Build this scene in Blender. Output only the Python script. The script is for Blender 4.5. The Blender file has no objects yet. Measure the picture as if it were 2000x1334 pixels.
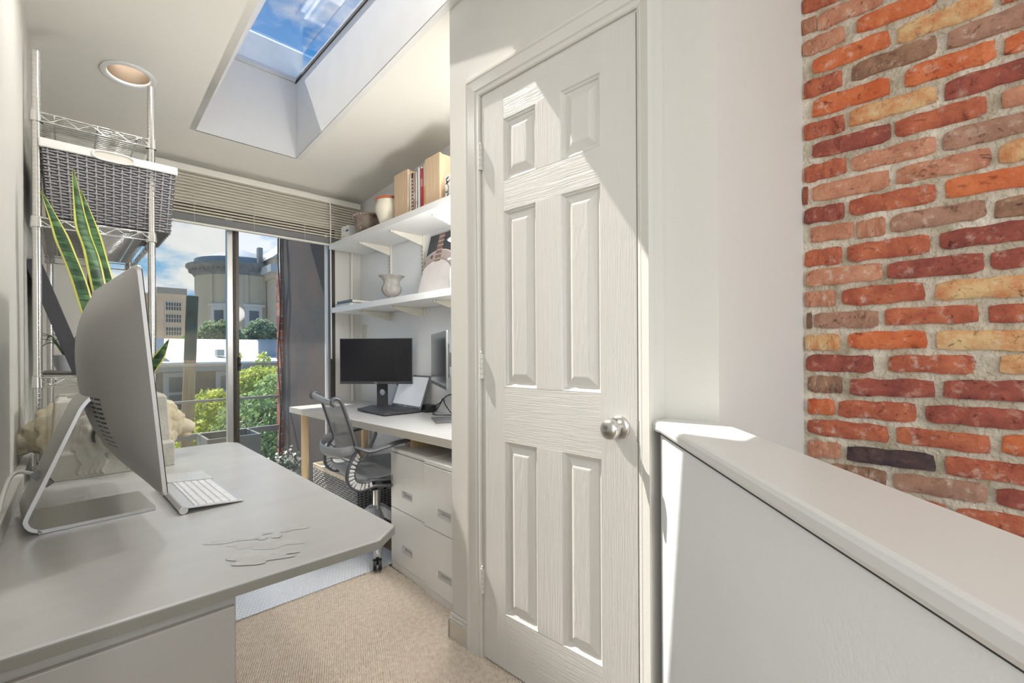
import bpy, bmesh, math, random
from mathutils import Vector, Matrix
from math import radians as RD, sin, cos, pi, sqrt, atan2
random.seed(7)
SC = bpy.context.scene
COL = SC.collection

# ------------------------------------------------------------------ camera
H_CAM = 1.12
TH = atan2(878, 889)
cam = bpy.data.cameras.new('camera'); camo = bpy.data.objects.new('camera', cam); COL.objects.link(camo)
cam.sensor_width = 36.0; cam.lens = 16.0; cam.shift_y = 19.0/2000; cam.clip_start = 0.02; cam.clip_end = 500
_F = Vector((sin(TH), cos(TH), 0)); _R = Vector((cos(TH), -sin(TH), 0)); _U = Vector((0, 0, 1))
_m = Matrix((_R, _U, -_F)).transposed().to_4x4()
camo.matrix_world = Matrix.Translation((0, 0, H_CAM)) @ _m @ Matrix.Rotation(RD(-0.3), 4, 'Z')
SC.camera = camo

# ------------------------------------------------------------------ world (blue sky with white cumulus)
W = bpy.data.worlds.new('sky'); SC.world = W; W.use_nodes = True
nt = W.node_tree; nt.nodes.clear()
def N(t, **k):
    n = nt.nodes.new(t)
    for a, b in k.items(): setattr(n, a, b)
    return n
L = lambda a, b: nt.links.new(a, b)
tc = N('ShaderNodeTexCoord'); sep = N('ShaderNodeSeparateXYZ'); L(tc.outputs['Generated'], sep.inputs[0])
gr = N('ShaderNodeValToRGB'); gr.color_ramp.elements[0].position = 0.0; gr.color_ramp.elements[0].color = (0.19, 0.52, 0.86, 1)
gr.color_ramp.elements[1].position = 0.75; gr.color_ramp.elements[1].color = (0.030, 0.23, 0.74, 1)
e = gr.color_ramp.elements.new(0.28); e.color = (0.085, 0.42, 0.86, 1)
L(sep.outputs['Z'], gr.inputs[0])
mp = N('ShaderNodeMapping'); mp.inputs['Scale'].default_value = (1, 1, 2.3); mp.inputs['Location'].default_value = (5.0, 2.0, 1.0)
L(tc.outputs['Generated'], mp.inputs[0])
nz = N('ShaderNodeTexNoise'); nz.inputs['Scale'].default_value = 3.6; nz.inputs['Detail'].default_value = 9; nz.inputs['Roughness'].default_value = 0.56
L(mp.outputs[0], nz.inputs['Vector'])
cr = N('ShaderNodeValToRGB'); cr.color_ramp.elements[0].position = 0.505; cr.color_ramp.elements[1].position = 0.60
cr.color_ramp.elements[0].color = (0, 0, 0, 1); cr.color_ramp.elements[1].color = (1, 1, 1, 1)
L(nz.outputs['Fac'], cr.inputs[0])
nz2 = N('ShaderNodeTexNoise'); nz2.inputs['Scale'].default_value = 9; nz2.inputs['Detail'].default_value = 5
L(mp.outputs[0], nz2.inputs['Vector'])
cc = N('ShaderNodeMixRGB'); cc.inputs[1].default_value = (0.72, 0.80, 0.92, 1); cc.inputs[2].default_value = (1.05, 1.05, 1.05, 1)
L(nz2.outputs['Fac'], cc.inputs[0])
mx = N('ShaderNodeMixRGB'); L(cr.outputs[0], mx.inputs[0]); L(gr.outputs[0], mx.inputs[1]); L(cc.outputs[0], mx.inputs[2])
bg = N('ShaderNodeBackground'); bg.inputs['Strength'].default_value = 1.12; L(mx.outputs[0], bg.inputs[0])
wo = N('ShaderNodeOutputWorld'); L(bg.outputs[0], wo.inputs[0])

# ------------------------------------------------------------------ sun
sl = bpy.data.lights.new('sun', 'SUN'); so = bpy.data.objects.new('sun', sl); COL.objects.link(so)
sl.energy = 9.5; sl.angle = RD(0.6); sl.color = (1.0, 0.95, 0.87)
so.rotation_euler = Vector((0.148, -0.63, -1.0)).to_track_quat('-Z', 'Y').to_euler(); so.location = (-1, 6, 8)

# ------------------------------------------------------------------ added fill lights at unseen window openings behind the camera
def area(name, loc, d, sx, sy, power, col):
    l = bpy.data.lights.new(name, 'AREA'); l.shape = 'RECTANGLE'; l.size = sx; l.size_y = sy; l.energy = power; l.color = col
    o = bpy.data.objects.new(name, l); COL.objects.link(o); o.location = loc
    o.rotation_euler = Vector(d).to_track_quat('-Z', 'Z').to_euler(); return o
area('back_fill_light', (-0.6, -3.38, 1.55), (0, 1, 0), 3.2, 1.9, 60, (1.0, 0.985, 0.96))
area('side_fill_light', (-3.05, -1.2, 1.5), (1, 0, 0), 2.6, 1.7, 46, (1.0, 0.985, 0.96))

SC.view_settings.view_transform = 'Standard'; SC.view_settings.look = 'None'
SC.view_settings.exposure = 0.0; SC.view_settings.gamma = 1.0; SC.view_settings.use_curve_mapping = False

# ================================================================== helpers
MATS = {}
def mat(name, col, rough=0.5, metal=0.0, var=0.0, vscale=8.0, bump=0.0, bscale=60.0, bdist=0.004, stretch=(1, 1, 1), spec=0.5, trans=0.0, emit=None, estr=1.0, col2=None, coat=0.0, detail=5):
    if name in MATS: return MATS[name]
    m = bpy.data.materials.new(name); m.use_nodes = True; t = m.node_tree
    b = t.nodes['Principled BSDF']
    b.inputs['Roughness'].default_value = rough; b.inputs['Metallic'].default_value = metal
    b.inputs['Specular IOR Level'].default_value = spec
    b.inputs['Base Color'].default_value = (*col, 1)
    if coat: b.inputs['Coat Weight'].default_value = coat; b.inputs['Coat Roughness'].default_value = 0.15
    if trans: b.inputs['Transmission Weight'].default_value = trans
    if emit: b.inputs['Emission Color'].default_value = (*emit, 1); b.inputs['Emission Strength'].default_value = estr
    if var or bump or col2:
        tcn = t.nodes.new('ShaderNodeTexCoord'); mpn = t.nodes.new('ShaderNodeMapping'); mpn.inputs['Scale'].default_value = stretch
        t.links.new(tcn.outputs['Object'], mpn.inputs[0])
    if var or col2:
        n1 = t.nodes.new('ShaderNodeTexNoise'); n1.inputs['Scale'].default_value = vscale; n1.inputs['Detail'].default_value = detail
        t.links.new(mpn.outputs[0], n1.inputs['Vector'])
        r = t.nodes.new('ShaderNodeValToRGB'); r.color_ramp.elements[0].position = 0.32; r.color_ramp.elements[1].position = 0.68
        c2 = col2 if col2 else tuple(min(1, c*(1+var)) for c in col)
        c1 = col if col2 else tuple(c*(1-var) for c in col)
        r.color_ramp.elements[0].color = (*c1, 1); r.color_ramp.elements[1].color = (*c2, 1)
        t.links.new(n1.outputs['Fac'], r.inputs[0]); t.links.new(r.outputs[0], b.inputs['Base Color'])
    if bump:
        n2 = t.nodes.new('ShaderNodeTexNoise'); n2.inputs['Scale'].default_value = bscale; n2.inputs['Detail'].default_value = 4
        t.links.new(mpn.outputs[0], n2.inputs['Vector'])
        bp = t.nodes.new('ShaderNodeBump'); bp.inputs['Strength'].default_value = bump; bp.inputs['Distance'].default_value = bdist
        t.links.new(n2.outputs['Fac'], bp.inputs['Height']); t.links.new(bp.outputs[0], b.inputs['Normal'])
    MATS[name] = m; return m

class MB:
    """collects geometry, then links it as one mesh object"""
    def __init__(s): s.v = []; s.f = []
    def add(s, vs, fs):
        o = len(s.v); s.v += [tuple(x) for x in vs]; s.f += [tuple(i+o for i in f) for f in fs]; return s
    def box(s, a, b, M=None):
        (x0, y0, z0), (x1, y1, z1) = a, b
        vs = [(x0,y0,z0),(x1,y0,z0),(x1,y1,z0),(x0,y1,z0),(x0,y0,z1),(x1,y0,z1),(x1,y1,z1),(x0,y1,z1)]
        if M is not None: vs = [M @ Vector(q) for q in vs]
        return s.add(vs, [(0,3,2,1),(4,5,6,7),(0,1,5,4),(1,2,6,5),(2,3,7,6),(3,0,4,7)])
    def prism(s, poly, z0, z1):
        """plan polygon (counter-clockwise); z0/z1 numbers or functions of (x,y)"""
        n = len(poly); f0 = z0 if callable(z0) else (lambda x, y: z0); f1 = z1 if callable(z1) else (lambda x, y: z1)
        vs = [(x, y, f0(x, y)) for x, y in poly] + [(x, y, f1(x, y)) for x, y in poly]
        return s.add(vs, [tuple(range(n-1, -1, -1)), tuple(range(n, 2*n))] + [(i, (i+1) % n, n+(i+1) % n, n+i) for i in range(n)])
    def extrude(s, poly, d):
        """3d polygon extruded by vector d"""
        n = len(poly); d = Vector(d); vs = [Vector(p) for p in poly]; vs += [p+d for p in vs]
        return s.add(vs, [tuple(range(n-1, -1, -1)), tuple(range(n, 2*n))] + [(i, (i+1) % n, n+(i+1) % n, n+i) for i in range(n)])
    def tube(s, path, r, n=8, flat=None, up=None, cap=True, radii=None):
        P = [Vector(p) for p in path]; k = len(P); o = len(s.v)
        T = [(P[min(i+1, k-1)]-P[max(i-1, 0)]).normalized() for i in range(k)]
        nr = Vector(up) if up else (Vector((0, 0, 1)) if abs(T[0].z) < .9 else Vector((1, 0, 0)))
        for i in range(k):
            if up: nr = Vector(up)
            nr = nr - T[i]*nr.dot(T[i]); nr.normalize(); bn = T[i].cross(nr)
            ra = radii[i] if radii else r; rb = ra*(flat or 1)
            for j in range(n):
                a = 2*pi*j/n; s.v.append(tuple(P[i]+bn*cos(a)*ra+nr*sin(a)*rb))
        for i in range(k-1):
            for j in range(n):
                s.f.append((o+i*n+j, o+i*n+(j+1) % n, o+(i+1)*n+(j+1) % n, o+(i+1)*n+j))
        if cap:
            s.f.append(tuple(o+j for j in range(n-1, -1, -1))); s.f.append(tuple(o+(k-1)*n+j for j in range(n)))
        return s
    def cyl(s, a, b, r, n=16, r2=None): return s.tube([a, b], r, n, radii=[r, r if r2 is None else r2])
    def lathe(s, prof, n=24, c=(0, 0, 0), M=None):
        o = len(s.v); k = len(prof)
        for r, z in prof:
            for j in range(n):
                a = 2*pi*j/n; q = Vector((c[0]+r*cos(a), c[1]+r*sin(a), c[2]+z)); s.v.append(tuple(M @ q if M is not None else q))
        for i in range(k-1):
            for j in range(n): s.f.append((o+i*n+j, o+i*n+(j+1) % n, o+(i+1)*n+(j+1) % n, o+(i+1)*n+j))
        if prof[0][0] > 1e-6: s.f.append(tuple(o+j for j in range(n-1, -1, -1)))
        if prof[-1][0] > 1e-6: s.f.append(tuple(o+(k-1)*n+j for j in range(n)))
        return s
    def ell(s, c, r, nu=12, nv=8, M=None):
        o = len(s.v)
        for i in range(nv+1):
            t = pi*i/nv
            for j in range(nu):
                a = 2*pi*j/nu; q = Vector((c[0]+r[0]*sin(t)*cos(a), c[1]+r[1]*sin(t)*sin(a), c[2]+r[2]*cos(t))); s.v.append(tuple(M @ q if M is not None else q))
        for i in range(nv):
            for j in range(nu): s.f.append((o+i*nu+j, o+(i+1)*nu+j, o+(i+1)*nu+(j+1) % nu, o+i*nu+(j+1) % nu))
        return s
    def grid(s, fn, nu, nv):
        o = len(s.v)
        for i in range(nu+1):
            for j in range(nv+1): s.v.append(tuple(fn(i/nu, j/nv)))
        for i in range(nu):
            for j in range(nv): a = o+i*(nv+1)+j; s.f.append((a, a+nv+1, a+nv+2, a+1))
        return s
    def mesh(s, name, smooth=None):
        me = bpy.data.meshes.new(name); me.from_pydata(s.v, [], s.f); me.validate(); me.update()
        if smooth:
            me.polygons.foreach_set('use_smooth', [True]*len(me.polygons))
            if smooth is not True:
                try: me.set_sharp_from_angle(angle=RD(smooth))
                except Exception: pass
        return me
    def build(s, name, m, parent=None, smooth=None, bevel=0, fix=True):
        me = s.mesh(name, smooth)
        if fix:
            bm = bmesh.new(); bm.from_mesh(me); bmesh.ops.recalc_face_normals(bm, faces=bm.faces); bm.to_mesh(me); bm.free()
        return link(name, me, m, parent, bevel)

def link(name, me, m, parent=None, bevel=0):
    o = bpy.data.objects.new(name, me); COL.objects.link(o)
    if m is not None and not me.materials: me.materials.append(m)
    if parent is not None: o.parent = parent
    if bevel:
        md = o.modifiers.new('bevel', 'BEVEL'); md.width = bevel; md.segments = 2; md.limit_method = 'ANGLE'; md.angle_limit = RD(40)
    return o
def tag(o, label=None, cat=None, group=None, kind=None):
    if label: o['label'] = label
    if cat: o['category'] = cat
    if group: o['group'] = group
    if kind: o['kind'] = kind
    return o
def thing(name, label, cat, loc=(0, 0, 0), rz=0.0, group=None):
    o = bpy.data.objects.new(name, None); COL.objects.link(o); o.empty_display_size = .05
    o.location = loc; o.rotation_euler = (0, 0, rz); return tag(o, label, cat, group)
def struct(o, label=None): return tag(o, label, None, None, 'structure')
def sempty(name, label=None, loc=(0, 0, 0), rz=0.0):
    o = bpy.data.objects.new(name, None); COL.objects.link(o); o.location = loc; o.rotation_euler = (0, 0, rz); return struct(o, label)
def smooth_path(P, n=6):
    P = [Vector(p) for p in P]; out = []
    for i in range(len(P)-1):
        a, b, c, d = P[max(i-1, 0)], P[i], P[i+1], P[min(i+2, len(P)-1)]
        for k in range(n):
            t = k/n; out.append(0.5*((2*b)+(c-a)*t+(2*a-5*b+4*c-d)*t*t+(3*b-a-3*c+d)*t**3))
    out.append(P[-1]); return out

# ------------------------------------------------------------------ materials
ALCOVE = mat('alcove_paint', (0.86, 0.865, 0.87), 0.5, var=0.012, vscale=3, bump=0.08, bscale=200)
WALL = mat('wall_paint', (0.68, 0.66, 0.61), 0.55, var=0.015, vscale=2, bump=0.12, bscale=220)
CEIL = mat('ceiling_paint', (0.86, 0.835, 0.765), 0.6, var=0.012, vscale=2, bump=0.05, bscale=180)
PONY = mat('half_wall_paint', (0.83, 0.835, 0.84), 0.5, var=0.015, vscale=3, bump=0.25, bscale=160)
TRIM = mat('trim_paint', (0.70, 0.68, 0.63), 0.32, var=0.01, vscale=4, bump=0.03, bscale=80)
CAPM = mat('cap_paint', (0.72, 0.715, 0.70), 0.28, var=0.012, vscale=5, bump=0.05, bscale=60)
WELL = mat('skylight_paint', (0.80, 0.79, 0.77), 0.45, var=0.03, vscale=5, bump=0.05, bscale=70)
WHITE = mat('white_lacquer', (0.80, 0.80, 0.79), 0.35)
CREAM = mat('cream_metal', (0.72, 0.69, 0.60), 0.4)
SILVER = mat('brushed_aluminium', (0.55, 0.55, 0.54), 0.38, 0.85)
SILVERD = mat('silver_shell', (0.40, 0.395, 0.385), 0.42, 0.35, bump=0.02, bscale=400)
CHROME = mat('chrome', (0.78, 0.78, 0.76), 0.14, 1.0)
NICKEL = mat('satin_nickel', (0.62, 0.61, 0.59), 0.28, 1.0)
BLACK = mat('black_plastic', (0.018, 0.018, 0.02), 0.4)
DARK = mat('dark_grey_plastic', (0.055, 0.056, 0.06), 0.42)
MID = mat('grey_plastic', (0.16, 0.16, 0.165), 0.4)
SCREENG = mat('glare_screen', (0.03, 0.032, 0.038), 0.28, spec=1.0, coat=1.0)
SCREEN = mat('dark_screen', (0.012, 0.013, 0.017), 0.22)
DESKG = mat('grey_desk_paint', (0.53, 0.525, 0.51), 0.26, var=0.04, vscale=3.5, bump=0.10, bscale=55, stretch=(1, 3, 1))
DESKE = mat('grey_desk_edge', (0.24, 0.23, 0.20), 0.4, var=0.05, vscale=9)
PEDM = mat('grey_pedestal', (0.37, 0.355, 0.33), 0.45, var=0.03, vscale=3)
RDESK = mat('pale_desk_top', (0.56, 0.555, 0.54), 0.35, var=0.02, vscale=5)
BIRCH = mat('birch', (0.72, 0.50, 0.27), 0.42, col2=(0.80, 0.60, 0.36), vscale=6, stretch=(9, 9, 0.7))
CABM = mat('file_cabinet_enamel', (0.88, 0.865, 0.83), 0.22, var=0.015, vscale=2)
BRONZE = mat('bronze_window_frame', (0.075, 0.062, 0.05), 0.4, 0.3)
GLASSF = mat('aluminium_frame', (0.46, 0.455, 0.44), 0.35, 0.7)
BLIND = mat('blind_slat', (0.86, 0.80, 0.66), 0.4)
BLINDH = mat('blind_headrail', (0.80, 0.77, 0.69), 0.35)
MORTAR = mat('mortar', (0.40, 0.335, 0.235), 0.95, col2=(0.72, 0.655, 0.54), vscale=16, bump=1.0, bscale=70, bdist=.014, detail=9)
STONE = mat('cast_stone', (0.47, 0.45, 0.385), 0.85, col2=(0.62, 0.60, 0.54), vscale=14, bump=0.35, bscale=120)
STONEY = mat('cast_stone_yellow', (0.46, 0.40, 0.26), 0.85, col2=(0.60, 0.55, 0.42), vscale=14, bump=0.35, bscale=120)
SOIL = mat('soil', (0.06, 0.045, 0.03), 0.95, var=0.4, vscale=60, bump=0.8, bscale=120)

def glass(name, tint, gloss, haze, hcol, hscale=2.5):
    m = bpy.data.materials.new(name); m.use_nodes = True; t = m.node_tree; t.nodes.clear()
    o = t.nodes.new('ShaderNodeOutputMaterial'); tr = t.nodes.new('ShaderNodeBsdfTransparent'); tr.inputs[0].default_value = (*tint, 1)
    gl = t.nodes.new('ShaderNodeBsdfGlossy'); gl.inputs['Roughness'].default_value = 0.01
    fr = t.nodes.new('ShaderNodeFresnel'); fr.inputs[0].default_value = 1.45
    mu = t.nodes.new('ShaderNodeMath'); mu.operation = 'MULTIPLY'; mu.inputs[1].default_value = gloss; t.links.new(fr.outputs[0], mu.inputs[0])
    m1 = t.nodes.new('ShaderNodeMixShader'); t.links.new(mu.outputs[0], m1.inputs[0]); t.links.new(tr.outputs[0], m1.inputs[1]); t.links.new(gl.outputs[0], m1.inputs[2])
    di = t.nodes.new('ShaderNodeBsdfDiffuse'); di.inputs[0].default_value = (*hcol, 1)
    tl = t.nodes.new('ShaderNodeBsdfTranslucent'); tl.inputs[0].default_value = (*hcol, 1)
    m0 = t.nodes.new('ShaderNodeMixShader'); m0.inputs[0].default_value = .6; t.links.new(di.outputs[0], m0.inputs[1]); t.links.new(tl.outputs[0], m0.inputs[2])
    tcn = t.nodes.new('ShaderNodeTexCoord'); nn = t.nodes.new('ShaderNodeTexNoise'); nn.inputs['Scale'].default_value = hscale; nn.inputs['Detail'].default_value = 6
    t.links.new(tcn.outputs['Object'], nn.inputs['Vector'])
    rp = t.nodes.new('ShaderNodeValToRGB'); rp.color_ramp.elements[0].position = .4; rp.color_ramp.elements[1].position = .75
    rp.color_ramp.elements[0].color = (haze*.35,)*3+(1,); rp.color_ramp.elements[1].color = (haze,)*3+(1,)
    t.links.new(nn.outputs['Fac'], rp.inputs[0])
    m2 = t.nodes.new('ShaderNodeMixShader'); t.links.new(rp.outputs[0], m2.inputs[0]); t.links.new(m1.outputs[0], m2.inputs[1]); t.links.new(m0.outputs[0], m2.inputs[2])
    t.links.new(m2.outputs[0], o.inputs[0]); return m
PANE_DUSTY = glass('dusty_pane', (0.93, 0.92, 0.88), 0.15, 0.09, (0.75, 0.70, 0.55))
PANE_CLEAR = glass('clear_pane', (0.95, 0.96, 0.96), 0.15, 0.04, (0.75, 0.78, 0.8))
SKYPANE = glass('skylight_pane', (0.98, 0.985, 0.99), 0.5, 0.01, (0.8, 0.8, 0.8))

# ================================================================== the room shell
XR = 1.707; YW = 3.46
CZ = lambda x, y: 2.308 + 0.076*(YW-y)
CZT = lambda x, y: CZ(x, y)+0.003

# floor
mb = MB(); mb.box((-3.2, -3.6, -0.12), (1.12, 3.5, -0.004)); mb.box((1.12, .45, -0.12), (1.75, 3.5, -.004))
FLOOR = struct(mb.build('floor', mat('carpet_base', (0.33, 0.235, 0.15), 0.95, col2=(0.45, 0.33, 0.22), vscale=140, bump=0.6, bscale=170)), 'tan woven sisal carpet floor')
# loops of the carpet
CARP = mat('sisal_loops', (0.78, 0.65, 0.515), 0.9, col2=(0.93, 0.83, 0.71), vscale=55, bump=0.5, bscale=500)
def carpet():
    vs = []; fs = []; px, py = 0.0085, 0.0092; rnd = random.Random(3); i = 0
    y = .25
    while y < 2.16:
        x = .18 + (px/2 if i % 2 else 0)
        while x < 1.21:
            jx, jy, h = rnd.uniform(-.0008, .0008), rnd.uniform(-.0008, .0008), rnd.uniform(.0035, .0055)
            a, b = px*.52, py*.46; o = len(vs); cx, cy = x+jx, y+jy
            for (u, v) in ((-1, -.6), (-.3, -1), (.6, -1), (1, -.2), (1, .6), (.3, 1), (-.6, 1), (-1, .3)): vs.append((cx+u*a, cy+v*b, -.002))
            for (u, v) in ((-.55, -.5), (.5, -.55), (.55, .5), (-.5, .55)): vs.append((cx+u*a, cy+v*b, h))
            fs += [(o+8, o+9, o+10, o+11), (o, o+1, o+9, o+8), (o+1, o+2, o+9), (o+2, o+3, o+10, o+9), (o+3, o+4, o+10), (o+4, o+5, o+11, o+10), (o+5, o+6, o+11), (o+6, o+7, o+8, o+11), (o+7, o, o+8)]
            x += px
        y += py; i += 1
    m = MB(); m.v = vs; m.f = fs
    o = m.build('carpet_loop_pile', CARP, FLOOR, smooth=True, fix=False); tag(o, 'tan nubby woven carpet loops', kind='stuff')
carpet()

# ceiling with skylight opening and the hole for the recessed lamp
SX0, SX1, SY0, SY1 = 0.525, 1.055, 1.30, 3.0
LX, LY, LR = 0.217, 2.657, 0.080
def ceiling():
    m = MB()
    def quad(x0, y0, x1, y1): m.prism([(x0, y0), (x1, y0), (x1, y1), (x0, y1)], CZ, CZT)
    quad(-3.2, -3.6, SX0, LY-.16); quad(-3.2, LY+.16, SX0, 3.56); quad(-3.2, LY-.16, LX-.16, LY+.16); quad(LX+.16, LY-.16, SX0, LY+.16)
    quad(SX0, -3.6, SX1, SY0); quad(SX0, SY1, SX1, 3.56); quad(SX1, -3.6, 1.80, 3.56)
    n = 40; ci = []; sq = []
    for j in range(n):
        a = 2*pi*j/n; c, s = cos(a), sin(a); k = .16/max(abs(c), abs(s))
        ci.append((LX+c*LR, LY+s*LR)); sq.append((LX+c*k, LY+s*k))
    vs = [(x, y, CZ(x, y)) for x, y in ci+sq]
    m.add(vs, [(j, (j+1) % n, n+(j+1) % n, n+j) for j in range(n)])
    return m.build('ceiling', CEIL, fix=False)
struct(ceiling(), 'sloping cream ceiling')

# skylight
WT = 2.82; CT = 3.03
SKY = sempty('window_2', 'long skylight in a white drywall shaft')
mb = MB(); mb.box((SX0-.03, SY1, CZ(0, SY1)-.0), (SX1+.03, SY1+.03, WT)); mb.build('shaft_wall', mat('shaft_end_paint', (0.72, 0.70, 0.67), .5, var=.01), SKY)
mb = MB(); mb.extrude([(SX1, SY0-.03, CZ(0, SY0)), (SX1, SY1, CZ(0, SY1)), (SX1, SY1, WT), (SX1, SY0-.03, WT)], (.03, 0, 0)); mb.build('shaft_wall', WELL, SKY)
mb = MB(); mb.extrude([(SX0, SY0, CZ(0, SY0)), (SX0, SY1, CZ(0, SY1)), (.69, SY1, WT), (.69, SY0, WT)], (-.03, 0, 0)); mb.build('shaft_wall', WELL, SKY)
mb = MB(); mb.box((SX0-.03, SY0-.03, CZ(0, SY0)), (SX1+.03, SY0, WT)); mb.build('shaft_wall', WELL, SKY)
mb = MB()
mb.box((.67, SY1-.012, WT), (SX1+.02, SY1+.03, WT+.03)); mb.box((.67, SY0-.03, WT), (SX1+.02, SY0+.012, WT+.03)); mb.box((.66, SY0, WT), (.69, SY1, WT+.03)); mb.box((SX1-.004, SY0, WT+.012), (SX1+.03, SY1, WT+.03))
mb.build('curb_ledge', mat('ledge_paint', (.62, .61, .59), .4), SKY, bevel=.004)
mb = MB(); mb.box((.67, SY1+.015, WT+.03), (SX1+.05, SY1+.03, CT)); mb.box((.67, SY0-.03, WT+.03), (SX1+.05, SY0-.015, CT)); mb.box((.655, SY0, WT+.03), (.675, SY1+.03, CT)); mb.box((SX1+.02, SY0, WT+.03), (SX1+.035, SY1+.03, WT+.055))
mb.build('curb', mat('curb_white', (.84, .85, .86), .3, var=.03, vscale=20), SKY)
mb = MB(); mb.box((.65, SY0-.03, CT), (SX1+.05, SY1+.05, CT+.006)); mb.build('pane', SKYPANE, SKY)
mb = MB(); mb.box((SX1+.040, SY0-.03, WT+.055), (SX1+.045, SY1+.03, CT)); mb.build('pane', SKYPANE, SKY)
mb = MB(); rr = random.Random(5); y = SY0
while y < SY1-.01:
    l = rr.uniform(.03, .12); w = rr.uniform(.002, .010); mb.box((SX1-.006, y, WT-.004), (SX1+.002, min(y+l, SY1), WT+.004+w)); y += l
mb.build('sealant', mat('dark_sealant', (.05, .05, .05), .8), SKY)

# left wall (very slightly out of square)
WLX = lambda y: -0.108 + 0.0164*(y-1.585)
mb = MB(); mb.prism([(WLX(.55), .55), (WLX(3.6), 3.6), (-.30, 3.6), (-.30, .55)], -.01, lambda x, y: CZ(x, y)+.03)
struct(mb.build('wall_left', WALL))
mb = MB(); mb.prism([(WLX(.9), .9), (WLX(.9)+.022, .9), (WLX(2.28)+.022, 2.28), (WLX(2.28), 2.28)], .736, .778)
struct(mb.build('trim_1', TRIM, bevel=.003), 'white painted ledge along the wall behind the desk')

# window wall
mb = MB(); mb.box((1.50, YW, 0), (1.80, YW+.12, 2.45)); mb.box((-.3, YW, 0), (.10, YW+.12, 2.45)); mb.box((.10, YW, 2.06), (1.50, YW+.12, 2.45))
struct(mb.build('wall_window', WALL))
# alcove wall (right)
mb = MB(); mb.prism([(XR, 1.34), (1.80, 1.34), (1.80, YW), (XR, YW)], 0, lambda x, y: CZ(x, y)+.03); struct(mb.build('wall_right', ALCOVE))
# closet: front wall with door opening (local frame of the door)
DO = (1.094, 1.25, 0.0); DA = atan2(-.607, .026)
CLF = struct(thing('wall_closet', None, None, DO, DA)); CLF['label'] = 'painted closet wall around the panel door'
ct = lambda x, y: 2.56
mb = MB(); mb.box((-.189, 0, 0), (-.02, .10, 2.56)); mb.box((.628, 0, 0), (.652, .10, 2.62)); mb.box((-.02, 0, 2.062), (.628, .10, 2.60)); mb.build('front_panel', WALL, CLF)
mb = MB(); mb.box((1.105, 1.335, 0), (XR, 1.4365, 2.56)); struct(mb.build('wall_closet_side', WALL))
mb = MB(); mb.prism([(1.181, .60), (1.181, .591), (1.196, .457), (XR+.02, .384), (XR+.02, .50), (1.30, .60)], -.1, 2.66); mb.prism([(1.10, .60), (1.181, .60), (1.30, .60), (1.30, .64), (1.115, .64)], -.1, 2.62)
struct(mb.build('wall_stair', WALL))
mb = MB(); mb.box((1.08, .64, 0), (1.3, .66, 0)); 
# baseboard beside the casing
BB = struct(thing('baseboard_closet', None, None, DO, DA)); BB['label'] = 'tall painted baseboard with moulded cap'
mb = MB(); mb.box((-.200, -.014, 0), (-.085, 0, .072)); mb.box((-.203, -.014, 0), (-.189, .10, .072)); mb.build('board', mat('baseboard_paint', (.60, .55, .47), .4), BB, bevel=.002)
mb = MB(); mb.box((-.198, -.011, .072), (-.085, 0, .083)); mb.box((-.194, -.007, .083), (-.085, 0, .098)); mb.build('cap_moulding', TRIM, BB, bevel=.003)

# door casing
def casing():
    o = struct(thing('trim_2', None, None, DO, DA)); o['label'] = 'moulded white casing around the panel door'
    prof = [(0, 0), (0, -.007), (.004, -.011), (.012, -.011), (.014, -.008), (.020, -.008), (.024, -.013), (.045, -.015), (.058, -.016), (.062, -.020), (.070, -.020), (.072, -.016), (.072, 0)]
    def run(name, a, b, ia, ib, out, kx=1.0):
        # a,b: ends of the inner line; ia/ib: mitre flags; out: outward direction
        m = MB(); n = len(prof); t = (Vector(b)-Vector(a)).normalized(); out = Vector(out); vs = []
        for (p, mit, sg) in ((a, ia, -1), (b, ib, 1)):
            for (w, d) in prof: vs.append(Vector(p)+out*w*kx+Vector((0, d, 0))+t*(sg*w*kx*mit))
        m.add(vs, [(i, (i+1) % n, n+(i+1) % n, n+i) for i in range(n)]+[tuple(range(n-1, -1, -1)), tuple(range(n, 2*n))])
        m.build(name, TRIM, o)
    run('casing_leg', (-.012, 0, 0), (-.012, 0, 2.052), 0, 1, (-1, 0, 0))
    run('casing_leg', (.619, 0, 0), (.619, 0, 2.052), 0, .5, (1, 0, 0), .46)
    run('casing_head', (-.012, 0, 2.052), (.619, 0, 2.052), 1, .46, (0, 0, 1))
    m = MB(); m.box((-.020, 0, 0), (-.004, .10, 2.062)); m.box((.611, 0, 0), (.628, .10, 2.062)); m.box((-.02, 0, 2.046), (.628, .10, 2.062)); m.build('jamb', TRIM, o)
    return o
casing()

# six panel door
def door_mat(name, axis):
    m = mat(name, (.67, .65, .61), .38)
    t = m.node_tree; b = t.nodes['Principled BSDF']
    tcn = t.nodes.new('ShaderNodeTexCoord'); mpn = t.nodes.new('ShaderNodeMapping'); mpn.inputs['Scale'].default_value = (260, 1, 6) if axis == 'z' else ((7, 1, 230) if axis == 'x' else (60, 1, 9))
    t.links.new(tcn.outputs['Object'], mpn.inputs[0])
    nn = t.nodes.new('ShaderNodeTexNoise'); nn.inputs['Scale'].default_value = 1.0; nn.inputs['Detail'].default_value = 3; nn.inputs['Distortion'].default_value = 1.2 if axis != 'z' else .3
    t.links.new(mpn.outputs[0], nn.inputs['Vector'])
    bp = t.nodes.new('ShaderNodeBump'); bp.inputs['Strength'].default_value = .7; bp.inputs['Distance'].default_value = .0018
    t.links.new(nn.outputs['Fac'], bp.inputs['Height']); t.links.new(bp.outputs[0], b.inputs['Normal']); return m
DVERT, DHOR, DPAN = door_mat('door_grain_vertical', 'z'), door_mat('door_grain_horizontal', 'x'), door_mat('door_grain_panel', 'p')
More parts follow.
